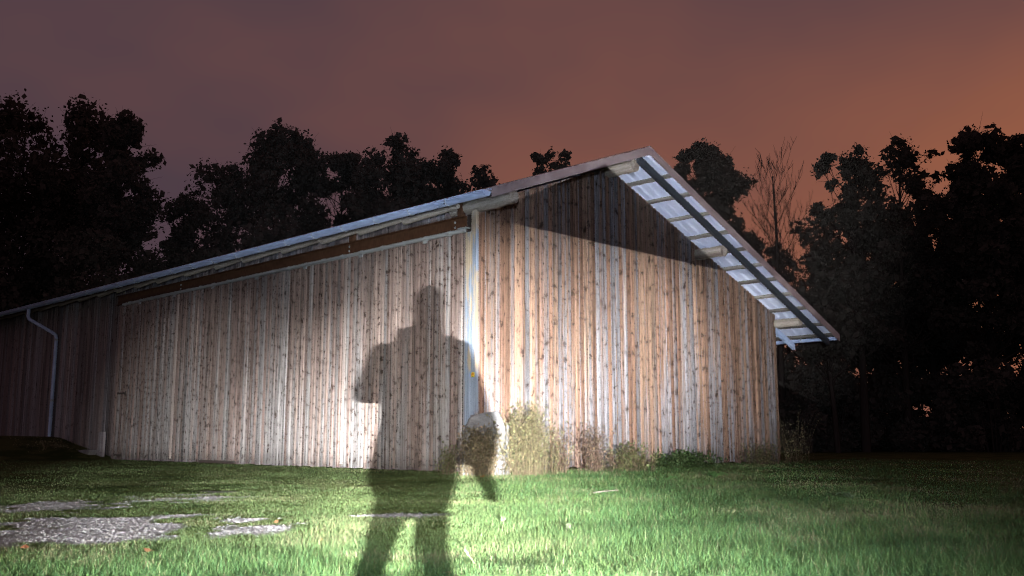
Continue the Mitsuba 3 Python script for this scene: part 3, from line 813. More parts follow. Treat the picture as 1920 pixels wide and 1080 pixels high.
weed('weed_clump', 1.35, 16.0, 0.34, 0.92, 60, BROWN, (0.20, 0.15, 0.11), 'loose brown seed stalks against the gable boards', 'weeds', 25, 0.04, 20, 0.35, 0.9, 1.0)
weed('weed_clump', 2.05, 16.8, 0.6, 0.55, 100, BROWN, (0.14, 0.15, 0.07), 'low brown green weeds at the foot of the gable middle', 'weeds', 26, 0.045, 18, 0.4, 0.7, 0, 0.28)
weed('weed_clump', 3.25, 18.3, 0.8, 0.34, 110, (0.06, 0.10, 0.035), (0.055, 0.085, 0.035), 'low green nettles along the right half of the gable', 'weeds', 27, 0.055, 22, 0.35, 0.5, 0, 0.3)
weed('weed_clump', 5.35, 20.9, 0.85, 0.6, 70, BROWN, (0.12, 0.13, 0.06), 'grey green weeds before the right end of the gable', 'weeds', 28, 0.038, 20, 0.5, 0.7, 0, 0.4)
weed('weed_clump', 6.35, 21.9, 0.6, 1.25, 42, STRAW, (0.18, 0.17, 0.10), 'tall straggly weeds at the right corner of the barn', 'weeds', 29, 0.035, 18, 0.75, 0.7, 0, 0.4)
P_ = B(15.6, -0.75, 0)
weed('dry_grass', P_[0], P_[1], 1.3, 0.28, 130, STRAW, (0.26, 0.22, 0.14), 'dry straw coloured grass on the bank below the downpipe', 'dry grass', 30, 0.03, 12, 0.8, 0.7, 0, 1.1)

def dock(key, x, y, size, n, label, seed, col=(0.10, 0.21, 0.07)):
    """broad-leaved plant: each leaf a curved blade of its own"""
    rg = np.random.default_rng(seed)
    k = key; i = 0
    while k in labels:
        i += 1; k = f'{key}_{i:03d}'
    tag(k, label, 'plant')
    z0 = float(ground_z(x, y))
    for q in range(n):
        a = q * 2 * math.pi / n + rg.uniform(-0.4, 0.4); L = size * rg.uniform(0.7, 1.2); rise = rg.uniform(0.35, 0.95)
        t = np.linspace(0, 1, 7); wd = L * 0.20 * np.sin(np.pi * np.clip(t * 0.93 + 0.05, 0, 1)) ** 0.8
        cx = L * t * 0.85; cz = L * (rise * t - 0.75 * rise * t ** 2.4)
        lft = np.column_stack([x + cx * math.cos(a) - wd * math.sin(a), y + cx * math.sin(a) + wd * math.cos(a), z0 + cz + wd * 0.25])
        mid = np.column_stack([x + cx * math.cos(a), y + cx * math.sin(a), z0 + cz])
        rgt = np.column_stack([x + cx * math.cos(a) + wd * math.sin(a), y + cx * math.sin(a) - wd * math.cos(a), z0 + cz + wd * 0.25])
        V = np.stack([lft, mid, rgt], 1).reshape(-1, 3)
        F = []
        for s in range(6):
            for c in range(2):
                o = s * 3 + c
                F += [[o, o + 1, o + 4], [o, o + 4, o + 3]]
        cc = np.array(col) * rg.uniform(0.75, 1.3)
        add(k + '__leaf', (V, np.array(F)), 'grass_mat', color=np.tile(cc, (len(V), 1)))
dock('broadleaf_plant', 2.93, 14.2, 0.26, 7, 'broad leaved dock plant in the lawn before the right half of the gable', 41)
dock('broadleaf_plant', 2.1, 13.2, 0.17, 6, 'small broad leaved plant left of the larger dock plant', 42)
dock('broadleaf_plant', 3.1, 9.0, 0.16, 7, 'pale broad leaved plant alone in the dim lawn at right', 43, (0.13, 0.2, 0.11))
dock('broadleaf_plant', 1.75, 5.6, 0.10, 6, 'small dark leaved plant in long grass at lower right', 44, (0.06, 0.13, 0.05))

def fallen_leaf(x, y, s, col, label, seed):
    rg = np.random.default_rng(seed)
    a = rg.uniform(0, 6.28)
    ang = np.linspace(0, 2 * np.pi, 13)[:-1]
    r = s * (0.62 + 0.38 * np.abs(np.cos(2.5 * ang)))
    z = float(ground_z(x, y)) + 0.035
    V = np.column_stack([x + r * np.cos(ang + a), y + r * np.sin(ang + a), z - 0.012 + 0.18 * s * np.cos(2 * ang) + 0.25 * s * np.cos(ang)])
    V = np.vstack([V, [[x, y, z - 0.1 * s]]])
    V = np.vstack([V, V - [0, 0, 0.0015]])
    k = np.arange(12)
    F = np.vstack([np.stack([k, (k + 1) % 12, k * 0 + 12], 1), np.stack([13 + (k + 1) % 12, 13 + k, k * 0 + 25], 1), np.stack([k, k + 13, (k + 1) % 12], 1), np.stack([(k + 1) % 12, k + 13, 13 + (k + 1) % 12], 1)])
    add('fallen_leaf', (V, F), 'vcol_solid', label=label, category='leaf', color=np.tile(np.array(col), (len(V), 1)))
fallen_leaf(-1.77, 4.83, 0.026, (0.13, 0.06, 0.032), 'curled brown leaf in long grass at the bottom left', 1)
fallen_leaf(-2.46, 5.0, 0.024, (0.15, 0.065, 0.035), 'orange leaf at the far left edge of the gravel', 2)
fallen_leaf(-1.54, 6.45, 0.018, (0.16, 0.065, 0.032), 'small orange leaf beside the middle gravel patch', 3)
fallen_leaf(-0.42, 13.9, 0.04, (0.40, 0.14, 0.05), 'red brown leaf on the lawn under the concrete block', 4)
fallen_leaf(-1.02, 5.3, 0.014, (0.25, 0.18, 0.08), 'tan leaf in front of the bright grass at bottom centre', 5)

def dandelion(x, y, h, label, seed):
    rg = np.random.default_rng(seed)
    k = 'dandelion_clock'; i = 0
    while k in labels:
        i += 1; k = f'dandelion_clock_{i:03d}'
    tag(k, label, 'flower')
    z = float(ground_z(x, y))
    V, F = tube([[x, y, z], [x + 0.006, y, z + h * 0.6], [x + 0.004, y + 0.01, z + h]], 0.0022, 5)
    scene[k + '__stem'] = mikit.ply((V, F), 'weed_mat', color=np.tile([0.12, 0.17, 0.07], (len(V), 1)))
    c = np.array([x + 0.004, y + 0.01, z + h])
    d = rg.normal(0, 1, (90, 3)); d /= np.linalg.norm(d, axis=1, keepdims=True)
    s = np.cross(d, rg.normal(0, 1, (90, 3))); s /= np.linalg.norm(s, axis=1, keepdims=True)
    V = np.stack([c + d * 0.004, c + d * 0.017 + s * 0.0025, c + d * 0.017 - s * 0.0025], 1).reshape(-1, 3)
    scene[k + '__seed_head'] = mikit.ply((V, np.arange(270).reshape(-1, 3)), 'weed_mat', color=np.tile([0.14, 0.17, 0.11], (270, 1)))
dandelion(-0.06, 6.22, 0.05, 'white dandelion clock in the brightest grass left of the other one', 1)
dandelion(0.33, 5.85, 0.04, 'white dandelion clock further right in the bright grass', 2)

def stalk(pts, label, seed, head=True, r=0.0025, col=(0.34, 0.26, 0.16)):
    rg = np.random.default_rng(seed)
    pts = np.array(pts, float)
    t = np.linspace(0, 1, len(pts)); q = np.linspace(0, 1, 14)
    P = np.column_stack([np.interp(q, t, pts[:, i]) for i in range(3)])
    mb = MB(); mb.add(*tube(P, np.linspace(r, r * 0.5, 14), 5))
    if head:
        for _ in range(26):
            c = P[-1] + (P[-1] - P[-3]) * rg.uniform(-0.9, 0.3) + rg.normal(0, 0.003, 3)
            d = (P[-1] - P[-3]); d = d / np.linalg.norm(d) + rg.normal(0, 0.35, 3)
            mb.add(*tube([c, c + d * 0.009], [0.002, 0.0005], 4))
    V, F = mb.mesh()
    add('dry_stalk', (V, F), 'weed_mat', label=label, category='stalk', color=np.tile(np.array(col), (len(V), 1)))
gz = lambda x, y: float(ground_z(x, y))
stalk([[-0.14, 4.1, 0.0], [-0.15, 4.1, 0.05], [-0.19, 4.12, 0.1]], 'pale bent seed stalk at the bottom edge right of the shadow legs', 1)
stalk([[-0.2, 4.0, 0.0], [-0.24, 4.0, 0.035], [-0.30, 4.02, 0.03]], 'curved brown stalk lying low at the bottom edge of the photo', 2, False, 0.0022, (0.3, 0.16, 0.14))
stalk([[0.80, 9.7, gz(0.8, 9.7) + 0.03], [0.92, 9.72, gz(0.9, 9.7) + 0.045], [1.05, 9.66, gz(1.05, 9.7) + 0.06]], 'short grey brown twig lying on the lawn', 3, False, 0.007, (0.22, 0.19, 0.17))

# ------------------------------------------------------------------ trees
def tree(key, x, y, h, hw, base, label, category, seed, leafmat=0, style='round', nleaf=9000, lsize=0.17, lean=0.0, group=None, nclump=34, trunk_r=0.17, fill=1.55):
    rg = np.random.default_rng(seed)
    hw *= 1.28; lsize *= 0.72; nclump = int(nclump * 1.9)
    k = key; i = 0
    while k in labels:
        i += 1; k = f'{key}_{i:03d}'
    tag(k, label, category, group)
    z0 = -0.15
    tz = np.linspace(0, 1, 9)
    bend = rg.normal(0, 0.10, (9, 2)).cumsum(0) * 0.8
    TP = np.column_stack([x + bend[:, 0] * tz + lean * h * tz, y + bend[:, 1] * tz, z0 + h * 0.9 * tz])
    mb = MB(); mb.add(*tube(TP, trunk_r * (1 - 0.86 * tz) + 0.012, 8))
    cl = []
    for c in range(nclump):
        t = rg.random()
        if style == 'plume':
            prof = 0.95 * math.sin(math.pi * min(0.98, 0.22 + 0.72 * t)) ** 0.7
        elif style == 'cone':
            prof = 1.0 - 0.72 * t ** 1.2
        elif style == 'open':
            prof = (0.55 + 0.45 * math.sin(math.pi * (0.1 + 0.85 * t)))
        else:
            prof = math.sin(math.pi * (0.18 + 0.74 * t)) ** 0.6
        a = rg.uniform(0, 2 * math.pi); r = hw * prof * math.sqrt(rg.random()) * 1.0
        zc = base + (h - base) * (t * 0.93)
        sz = hw * rg.uniform(0.20, 0.38) * (1.0 if t < 0.8 else 0.75)
        cl.append((np.interp(zc, TP[:, 2], TP[:, 0]) + r * math.cos(a), np.interp(zc, TP[:, 2], TP[:, 1]) + r * math.sin(a), zc, sz))
    ntop = 4 + int(rg.integers(0, 3))
    for c in range(ntop):      # uneven top
        a = rg.uniform(0, 2 * math.pi); q = rg.uniform(0.0, 0.55)
        cl.append((TP[-1, 0] + hw * q * math.cos(a), TP[-1, 1] + hw * q * math.sin(a), h * rg.uniform(0.93, 1.0) - 0.3 - (h - base) * 0.12 * q, hw * rg.uniform(0.13, 0.24)))
    cl = np.array(cl)
    for c in cl:               # a limb to each clump
        s = np.clip((c[2] - rg.uniform(0.6, 1.6) * (0.5 + hw * 0.3)) / (h * 0.9), 0.15, 0.95)
        p0 = np.array([np.interp(s, tz, TP[:, i]) for i in range(3)])
        p1 = c[:3]; mid = (p0 + p1) / 2 + rg.normal(0, 0.12, 3) - [0, 0, 0.15]
        r0 = 0.05 * (1.2 - s) + 0.012
        mb.add(*tube([p0, mid, p1], [r0, r0 * 0.6, 0.008], 5, cap=False))
        for _ in range(3):
            e = p1 + rg.normal(0, 1, 3) * c[3] * 0.7
            mb.add(*tube([mid * 0.4 + p1 * 0.6, e], [0.012, 0.004], 3, cap=False))
    scene[k + '__trunk'] = mikit.ply(mb.mesh(), 'bark', smooth=60)
    wgt = cl[:, 3] ** 2; wgt /= wgt.sum()
    n_in = int(nleaf * (0.85 if style != 'open' else 0.42)); m = int(nleaf * fill) + n_in
    idx = rg.choice(len(cl), m, p=wgt)
    inner = np.arange(m) < n_in
    d = rg.normal(0, 1, (m, 3)); d /= np.linalg.norm(d, axis=1, keepdims=True)
    rad = np.where(inner, 0.80 * rg.random(m) ** 0.5, rg.random(m) ** 0.42)
    el = np.array([1.0, 1.0, 1.55 if style == 'plume' else 0.85])
    pos = cl[idx, :3] + d * el * (cl[idx, 3] * rad * np.where(inner, 1.0, rg.uniform(0.7, 1.2, m)))[:, None]
    pos += (meshkit.noise(pos * 1.7, seed)[:, None] - 0.5) * d * 0.45
    q = rg.normal(0, 1, (m, 3)); q /= np.linalg.norm(q, axis=1, keepdims=True)
    s = np.cross(q, rg.normal(0, 1, (m, 3))); s /= np.linalg.norm(s, axis=1, keepdims=True)
    L = (np.where(inner, 0.34, lsize) * rg.uniform(0.55, 1.35, m))[:, None]
    V = np.stack([pos - q * L * 0.5, pos + s * L * 0.32, pos + q * L * 0.5, pos - s * L * 0.32], 1).reshape(-1, 3)
    F = (np.array([[0, 1, 2], [0, 2, 3]])[None] + (np.arange(m) * 4)[:, None, None]).reshape(-1, 3)
    scene[k + '__crown'] = mikit.ply((V, F), f'leaf_mat_{leafmat}')

LT = 'trees behind the left side of the barn'
tree('tree', -27.1, 46.0, 16.9, 3.2, 2.5, 'dark plume topped tree cut by the left edge of the photo', 'tree', 101, 0, 'plume', 11000, 0.2, nclump=40)
tree('tree', -23.2, 44.0, 16.7, 2.8, 2.5, 'tall dark tree with upright plumes nearest the left edge', 'tree', 102, 0, 'plume', 12000, 0.2, nclump=42)
tree('tree', -20.9, 46.0, 17.1, 2.4, 2.5, 'tall dark tree with spiky top left of the pointed one', 'tree', 103, 0, 'plume', 11000, 0.2, nclump=42)
tree('tree', -18.3, 43.0, 15.8, 2.2, 2.0, 'dark pointed tree standing apart above the left trees', 'tree', 104, 0, 'cone', 11000, 0.2, nclump=40)
tree('tree', -16.3, 46.0, 12.6, 1.9, 1.5, 'smaller dark tree in the dip between the left tree groups', 'tree', 105, 0, 'cone', 6500, 0.18, nclump=30)
tree('tree', -14.0, 46.5, 14.6, 2.1, 3.0, 'thin leaved tree with sky gaps at the left of the middle group', 'tree', 106, 0, 'open', 8000, 0.18, nclump=36)
tree('tree', -11.2, 45.0, 15.8, 2.7, 3.0, 'broad dark tree, highest of the middle group', 'tree', 107, 0, 'round', 13000, 0.2, nclump=44)
tree('tree', -9.0, 47.0, 15.3, 2.2, 3.0, 'dark rounded tree right of the highest middle tree', 'tree', 108, 0, 'round', 10000, 0.2, nclump=36)
tree('tree', -5.6, 45.0, 15.3, 2.6, 3.0, 'dark bushy tree rising above the long side of the roof', 'tree', 109, 0, 'round', 12000, 0.2, nclump=44)
tree('tree', -3.3, 47.0, 15.0, 2.3, 3.0, 'dark tree beside the bushy one above the roof', 'tree', 110, 0, 'round', 10000, 0.2, nclump=40)
tree('tree', -1.2, 46.0, 14.3, 1.15, 3.0, 'small leafy tree at the right end of the left tree line', 'tree', 111, 0, 'open', 4500, 0.17, nclump=26)
tree('tree', 2.6, 52.0, 17.3, 1.7, 4.0, 'treetop just peeping over the roof left of the ridge', 'tree', 112, 0, 'round', 6000, 0.2, nclump=30)
tree('tree', 9.5, 46.0, 15.2, 1.75, 6.5, 'dense round crowned tree right of the roof peak', 'tree', 113, 0, 'round', 12000, 0.19, nclump=44)
tree('tree', 10.4, 47.0, 10.5, 1.9, 3.0, 'loose lower tree behind the right roof slope', 'tree', 114, 1, 'open', 4200, 0.17, nclump=26)
tree('tree', 13.8, 38.0, 12.4, 1.35, 4.2, 'airy alder right of the bare tree', 'tree', 115, 1, 'open', 7000, 0.15, nclump=40)
tree('tree', 16.3, 40.0, 13.3, 1.75, 4.4, 'tall airy alder with a feathery top in the right tree row', 'tree', 116, 1, 'open', 8000, 0.15, nclump=44)
tree('tree', 19.3, 44.0, 13.0, 1.6, 4.5, 'lower alder in the gap of the right tree row', 'tree', 117, 1, 'open', 6000, 0.16, nclump=34)
tree('tree', 19.7, 39.5, 13.8, 1.75, 4.0, 'tall pointed alder second from the right edge', 'tree', 118, 1, 'cone', 9500, 0.16, nclump=48)
tree('tree', 23.0, 42.0, 14.5, 1.8, 4.0, 'dark alder cut by the right edge of the photo', 'tree', 119, 1, 'cone', 9500, 0.16, nclump=44)
tree('tree', 14.6, 44.5, 11.0, 1.9, 4.4, 'leafy tree standing behind the airy alder', 'tree', 120, 0, 'open', 6500, 0.16, nclump=36, lean=-0.02)
tree('tree', 17.6, 45.0, 11.0, 2.1, 4.0, 'dark leafy tree between two alders in the second row', 'tree', 121, 0, 'round', 7500, 0.17, nclump=36)
tree('tree', 21.6, 47.0, 12.0, 2.2, 4.0, 'dark tree in the second row near the right edge', 'tree', 122, 0, 'round', 8500, 0.17, nclump=38)
tree('tree', 12.2, 36.5, 7.0, 1.2, 3.6, 'slender leaning sapling right of the barn', 'tree', 123, 1, 'open', 2600, 0.14, nclump=24, lean=-0.05, trunk_r=0.10)
tree('tree', 25.8, 43.0, 15.0, 2.2, 3.0, 'tree outside the right edge next to the last alder', 'tree', 124, 0, 'round', 7000, 0.2, nclump=30)

def bush(x, y, h, hw, label, seed, mat=0, nleaf=6500):
    rg = np.random.default_rng(seed)
    k = 'bush'; i = 0
    while k in labels:
        i += 1; k = f'bush_{i:03d}'
    tag(k, label, 'bush')
    mb = MB()
    cl = []
    for c in range(22):
        a = rg.uniform(0, 2 * math.pi); q = math.sqrt(rg.random()); z = rg.random()
        p = np.array([x + hw * q * math.cos(a), y + 0.6 * hw * q * math.sin(a), h * z * (1 - 0.35 * q * q) * 0.92])
        cl.append([*p, hw * rg.uniform(0.2, 0.36)])
        mb.add(*tube([[x + 0.3 * (p[0] - x), y + 0.3 * (p[1] - y), -0.1], (np.array([x, y, 0.3]) + p) / 2 + [0, 0, 0.2], p], [0.025, 0.018, 0.006], 4, cap=False))
    cl = np.array(cl)
    idx = rg.integers(0, len(cl), nleaf)
    d = rg.normal(0, 1, (nleaf, 3)); d /= np.linalg.norm(d, axis=1, keepdims=True)
    pos = cl[idx, :3] + d * (cl[idx, 3] * rg.random(nleaf) ** 0.45)[:, None]
    pos[:, 2] = np.maximum(pos[:, 2], 0.03)
    q = rg.normal(0, 1, (nleaf, 3)); q /= np.linalg.norm(q, axis=1, keepdims=True)
    s = np.cross(q, rg.normal(0, 1, (nleaf, 3))); s /= np.linalg.norm(s, axis=1, keepdims=True)
    L = (np.where(np.arange(nleaf) < 2200, 0.34, 0.16) * rg.uniform(0.55, 1.35, nleaf))[:, None]
    V = np.stack([pos - q * L * 0.5, pos + s * L * 0.32, pos + q * L * 0.5, pos - s * L * 0.32], 1).reshape(-1, 3)
    F = (np.array([[0, 1, 2], [0, 2, 3]])[None] + (np.arange(nleaf) * 4)[:, None, None]).reshape(-1, 3)
    scene[k + '__stems'] = mikit.ply(mb.mesh(), 'bark')
    tag(k + '__stems', kind='stuff'); tag(k + '__foliage', kind='stuff')
    scene[k + '__foliage'] = mikit.ply((V, F), f'leaf_mat_{mat}')

def far_wood():
    """the far edge of the wood: one dark mass of foliage that shows only between the nearer trees"""
    rg = np.random.default_rng(300)
    n = 42000
    x = rg.uniform(-36, 36, n); y = rg.uniform(54, 60, n)
    top = np.where(x > 5, 8.2, 11.0) + (meshkit.fbm(np.stack([x * 0.45, 0 * x, 0 * x + 3], -1), 3, 4) - 0.5) * 6
    z = top * rg.random(n) ** 1.15
    pos = np.column_stack([x, y, z])
    q = rg.normal(0, 1, (n, 3)); q /= np.linalg.norm(q, axis=1, keepdims=True)
    s = np.cross(q, rg.normal(0, 1, (n, 3))); s /= np.linalg.norm(s, axis=1, keepdims=True)
    L = (0.30 * rg.uniform(0.5, 1.4, n))[:, None]
    V = np.stack([pos - q * L * 0.5, pos + s * L * 0.34, pos + q * L * 0.5, pos - s * L * 0.34], 1).reshape(-1, 3)
    F = (np.array([[0, 1, 2], [0, 2, 3]])[None] + (np.arange(n) * 4)[:, None, None]).reshape(-1, 3)
    scene['far_wood'] = mikit.ply((V, F), 'leaf_mat_0')
    tag('far_wood', 'dark mass of the wood far behind barn and trees', 'wood', kind='stuff')
far_wood()
bush(10.2, 38.5, 3.6, 2.0, 'dark undergrowth bush just right of the barn corner', 201)
bush(13.2, 40.0, 4.0, 2.1, 'dark bush under the airy alder', 202)
bush(16.4, 41.0, 4.2, 2.2, 'dark bush in the middle of the right undergrowth', 203)
bush(19.3, 39.0, 3.7, 2.2, 'dark bush under the pointed alder', 204)
bush(22.6, 39.8, 4.3, 2.4, 'dark bush at the right edge of the undergrowth', 205)
bush(25.0, 40.0, 3.2, 2.4, 'dark bush outside the right edge of the undergrowth', 208)
for q_, (bx_, by_, bh_, t_) in enumerate([(11.4, 45.0, 5.2, 'dark second row bush behind the barn corner undergrowth'), (14.8, 47.0, 5.6, 'dark second row bush behind the airy alder'), (18.2, 46.0, 5.2, 'dark second row bush left of the pointed alder'), (21.6, 47.5, 5.6, 'dark second row bush right of the pointed alder'), (25.2, 46.0, 5.4, 'dark second row bush at the right edge')]):
    bush(bx_, by_, bh_, 2.6, t_, 220 + q_)
bush(-24.5, 41.0, 3.6, 3.0, 'dark bush at the far left beyond the barn roof', 206)
bush(-20.2, 42.0, 4.0, 2.6, 'dark bush under the left plume trees', 207)

def bare_tree(x, y, h, label, seed):
    rg = np.random.default_rng(seed)
    tag('bare_tree', label, 'tree')
    tr, br = MB(), MB()
    tz = np.linspace(0, 1, 10)
    TP = np.column_stack([x + rg.normal(0, 0.05, 10).cumsum() * 0.5 * tz, y + rg.normal(0, 0.05, 10).cumsum() * 0.5 * tz, -0.1 + h * tz])
    tr.add(*tube(TP, 0.15 * (1 - 0.9 * tz) + 0.012, 8))
    def limb(p, d, L, r, lvl):
        n = 6
        P = [p]
        for k in range(n):
            d = d + rg.normal(0, 0.07, 3) + np.array([0, 0, 0.10]); d = d / np.linalg.norm(d)
            P.append(P[-1] + d * L / n)
        P = np.array(P)
        br.add(*tube(P, np.linspace(r, max(r * 0.4, 0.007), n + 1), 4, cap=False))
        if lvl == 0: return
        for k in range(5 if lvl > 1 else 4):
            t = rg.uniform(0.25, 0.95)
            q = np.array([np.interp(t * n, np.arange(n + 1), P[:, i]) for i in range(3)])
            a = rg.uniform(0, 2 * math.pi)
            nd = d + np.array([math.cos(a), math.sin(a), 0.25]) * rg.uniform(0.35, 0.65)
            limb(q, nd / np.linalg.norm(nd), L * rg.uniform(0.35, 0.6), max(r * 0.55, 0.009), lvl - 1)
    for k in range(34):
        t = 0.30 + 0.66 * (k + rg.random()) / 34
        q = np.array([np.interp(t, tz, TP[:, i]) for i in range(3)])
        a = k * 2.4 + rg.uniform(-0.5, 0.5)
        d = np.array([math.cos(a) * 0.62, math.sin(a) * 0.62, 0.8])
        limb(q, d / np.linalg.norm(d), h * rg.uniform(0.17, 0.24) * (1.15 - 0.75 * (t - 0.3)), 0.05 * (1.15 - t), 2)
    scene['bare_tree__trunk'] = mikit.ply(tr.mesh(), 'bark', smooth=60)
    scene['bare_tree__branches'] = mikit.ply(br.mesh(), 'bark')
bare_tree(11.45, 41.0, 12.0, 'leafless tree with fine upright twigs right of the roof overhang', 77)

# ------------------------------------------------------------------ the person behind the camera, whose shadow falls on lawn and barn
def hull(pairs):
    ms = []
    for (a, ra), (b, rb) in pairs:
        s1 = m3.Manifold.sphere(ra, 20).translate([float(q) for q in a]); s2 = m3.Manifold.sphere(rb, 20).translate([float(q) for q in b])
        ms.append((s1 + s2).hull())
    return m3.Manifold.batch_boolean(ms, m3.OpType.Add)
def smooth_mesh(m, edge, it=8):
    q = m.refine_to_length(edge).to_mesh()
    tm = trimesh.Trimesh(np.array(q.vert_properties[:, :3], float), np.array(q.tri_verts), process=False)
    trimesh.smoothing.filter_taubin(tm, iterations=it)
    return tm

def build_person():
    tag('person', 'standing person in a knee length coat behind the camera, seen as a long shadow', 'person')
    Y = -0.80
    p = lambda x, z, y=0.0: np.array([x, Y + y, z])
    hc = p(0.147, 1.685)
    fingers = []
    def hand(w, d, side, r=0.0088):
        """palm and five curled fingers from wrist w along d"""
        d = np.array(d, float); d /= np.linalg.norm(d)
        s = np.array([0, 1.0, 0]); n = np.cross(d, s)
        k0 = w + d * 0.085
        out = [((w, 0.026), (k0 + s * 0.026, 0.017)), ((w, 0.026), (k0 - s * 0.026, 0.017)), ((k0 + s * 0.026, 0.017), (k0 - s * 0.026, 0.017))]
        for i, (o, L) in enumerate(((0.030, 0.072), (0.010, 0.080), (-0.011, 0.075), (-0.030, 0.060))):
            a = k0 + s * o; b = a + d * L * 0.45 + n * side * 0.010; c = b + (d * 0.6 + n * side * 0.8) * L * 0.33; e = c + (d * 0.05 + n * side) * L * 0.28
            out += [((a, r * 1.1), (b, r)), ((b, r), (c, r * 0.92)), ((c, r * 0.92), (e, r * 0.8))]
        a = w + d * 0.025 + s * 0.024; b = a + s * 0.028 + d * 0.022 + n * side * 0.012; c = b + d * 0.032 + n * side * 0.014
        return out + [((a, 0.014), (b, 0.0115)), ((b, 0.0115), (c, 0.0095))]
    wl = p(-0.17, 1.13, 0.24); wr = p(0.515, 0.86, 0.03)
    body = hull([((hc + [0, -0.012, 0.02], 0.082), (hc + [0, 0.015, -0.055], 0.062)), ((hc + [0, 0.02, -0.06], 0.055), (hc + [0, 0.045, -0.085], 0.034)),
                 ((hc + [0, 0.0, -0.06], 0.055), (p(0.14, 1.46), 0.066)), ((p(0.14, 1.46), 0.07), (p(0.12, 1.2), 0.14)), ((p(0.12, 1.2), 0.14), (p(0.07, 0.92), 0.15)),
                 ((p(-0.14, 1.40), 0.055), (p(-0.27, 1.17, 0.02), 0.043)), ((p(-0.27, 1.17, 0.02), 0.043), (wl, 0.028)),
                 ((p(0.33, 1.39), 0.055), (p(0.435, 1.12), 0.043)), ((p(0.435, 1.12), 0.043), (wr, 0.028)),
                 ((p(-0.14, 1.40), 0.055), (p(0.33, 1.39), 0.055)),
                 ((p(-0.01, 0.9), 0.10), (p(-0.03, 0.48), 0.045)), ((p(-0.03, 0.48), 0.045), (p(-0.045, 0.09), 0.034)),
                 ((p(0.15, 0.9), 0.10), (p(0.142, 0.48), 0.045)), ((p(0.142, 0.48), 0.045), (p(0.14, 0.09), 0.034)),
                 ((p(-0.055, 0.07), 0.045), (p(-0.07, 0.04, 0.17), 0.036)), ((p(0.145, 0.07), 0.045), (p(0.16, 0.04, 0.17), 0.036)),
                 ((hc + [0, 0.085, -0.01], 0.012), (hc + [0, 0.098, -0.035], 0.014)),
                 ((hc + [-0.083, -0.005, -0.01], 0.012), (hc + [-0.08, 0.0, -0.04], 0.009)), ((hc + [0.083, -0.005, -0.01], 0.012), (hc + [0.08, 0.0, -0.04], 0.009)),
                 ((hc + [-0.022, 0.083, -0.062], 0.007), (hc + [0.022, 0.083, -0.062], 0.007))]
                + hand(wl, [0.55, 0.75, -0.05], -1) + hand(wr, [0.0, 0.05, -1], -1))
    tm = smooth_mesh(body, 0.016, 8)
    scene['skin'] = {'type': 'twosided', 'b': {'type': 'principled', 'base_color': rgb(0.45, 0.27, 0.19), 'roughness': 0.5}}
    scene['coat_cloth'] = {'type': 'twosided', 'b': {'type': 'principled', 'base_color': rgb(0.045, 0.05, 0.06), 'roughness': 0.9}}
    scene['hair'] = {'type': 'twosided', 'b': {'type': 'principled', 'base_color': rgb(0.05, 0.035, 0.025), 'roughness': 0.7}}
    scene['eye_white'] = {'type': 'twosided', 'b': {'type': 'principled', 'base_color': rgb(0.6, 0.58, 0.55), 'roughness': 0.3}}
    scene['person__body'] = mikit.ply(tm, 'skin', smooth=True)
    for s in (-1, 1):
        e = trimesh.creation.icosphere(2, 0.0125); e.apply_translation(hc + [s * 0.031, 0.068, 0.002])
        add('person__eye', e, 'eye_white', smooth=True)
    coat = hull([((p(-0.12, 1.375), 0.078), (p(0.31, 1.365), 0.078)), ((p(0.02, 1.44), 0.07), (p(0.28, 1.43), 0.05)), ((p(0.05, 1.45), 0.075), (p(0.2, 1.45), 0.07)), ((p(-0.02, 1.50), 0.045), (p(0.12, 1.50), 0.07)), ((p(0.145, 1.50), 0.10), (p(0.150, 1.60), 0.088)),
                 ((p(-0.02, 1.34), 0.14), (p(0.02, 0.98), 0.165)), ((p(0.24, 1.32), 0.13), (p(0.2, 0.98), 0.15)), ((p(0.02, 0.98), 0.165), (p(0.2, 0.98), 0.15)),
                 ((p(-0.02, 1.34), 0.14), (p(0.24, 1.32), 0.13)), ((p(0.02, 0.98), 0.165), (p(-0.02, 0.72), 0.185)), ((p(0.2, 0.98), 0.15), (p(0.16, 0.72), 0.17)), ((p(-0.02, 0.72), 0.185), (p(0.16, 0.72), 0.17)),
                 ((p(-0.02, 0.72), 0.185), (p(0.02, 0.64), 0.155)), ((p(0.16, 0.72), 0.17), (p(0.12, 0.62), 0.15)), ((p(0.02, 0.62), 0.14), (p(0.12, 0.62), 0.14)),
                 ((p(-0.14, 1.38), 0.08), (p(-0.25, 1.17, 0.02), 0.072)), ((p(-0.25, 1.17, 0.02), 0.07), (wl + (p(-0.25, 1.17, 0.02) - wl) * 0.25, 0.045)),
                 ((p(0.33, 1.375), 0.08), (p(0.435, 1.12), 0.062)), ((p(0.435, 1.12), 0.062), (wr + [0, 0, 0.03], 0.042))])
    scene['person__coat'] = mikit.ply(smooth_mesh(coat, 0.02, 6), 'coat_cloth', smooth=True)
    leg = hull([((p(0.0, 0.66), 0.11), (p(-0.02, 0.50), 0.075)), ((p(-0.02, 0.50), 0.075), (p(-0.035, 0.40), 0.042)), ((p(-0.035, 0.40), 0.042), (p(-0.045, 0.12), 0.042)), ((p(0.14, 0.66), 0.11), (p(0.142, 0.50), 0.072)), ((p(0.142, 0.50), 0.072), (p(0.140, 0.40), 0.040)), ((p(0.140, 0.40), 0.040), (p(0.14, 0.12), 0.042))])
    scene['person__trousers'] = mikit.ply(smooth_mesh(leg, 0.02, 6), 'coat_cloth', smooth=True)
    hair = hull([((hc + [0.002, -0.015, 0.014], 0.096), (hc + [0.002, -0.03, -0.04], 0.09))])
    scene['person__hair'] = mikit.ply(smooth_mesh(hair, 0.015, 4), 'hair', smooth=True)
    # head torch
    mb = MB(); c = hc + np.array([0, 0.0, 0.045])
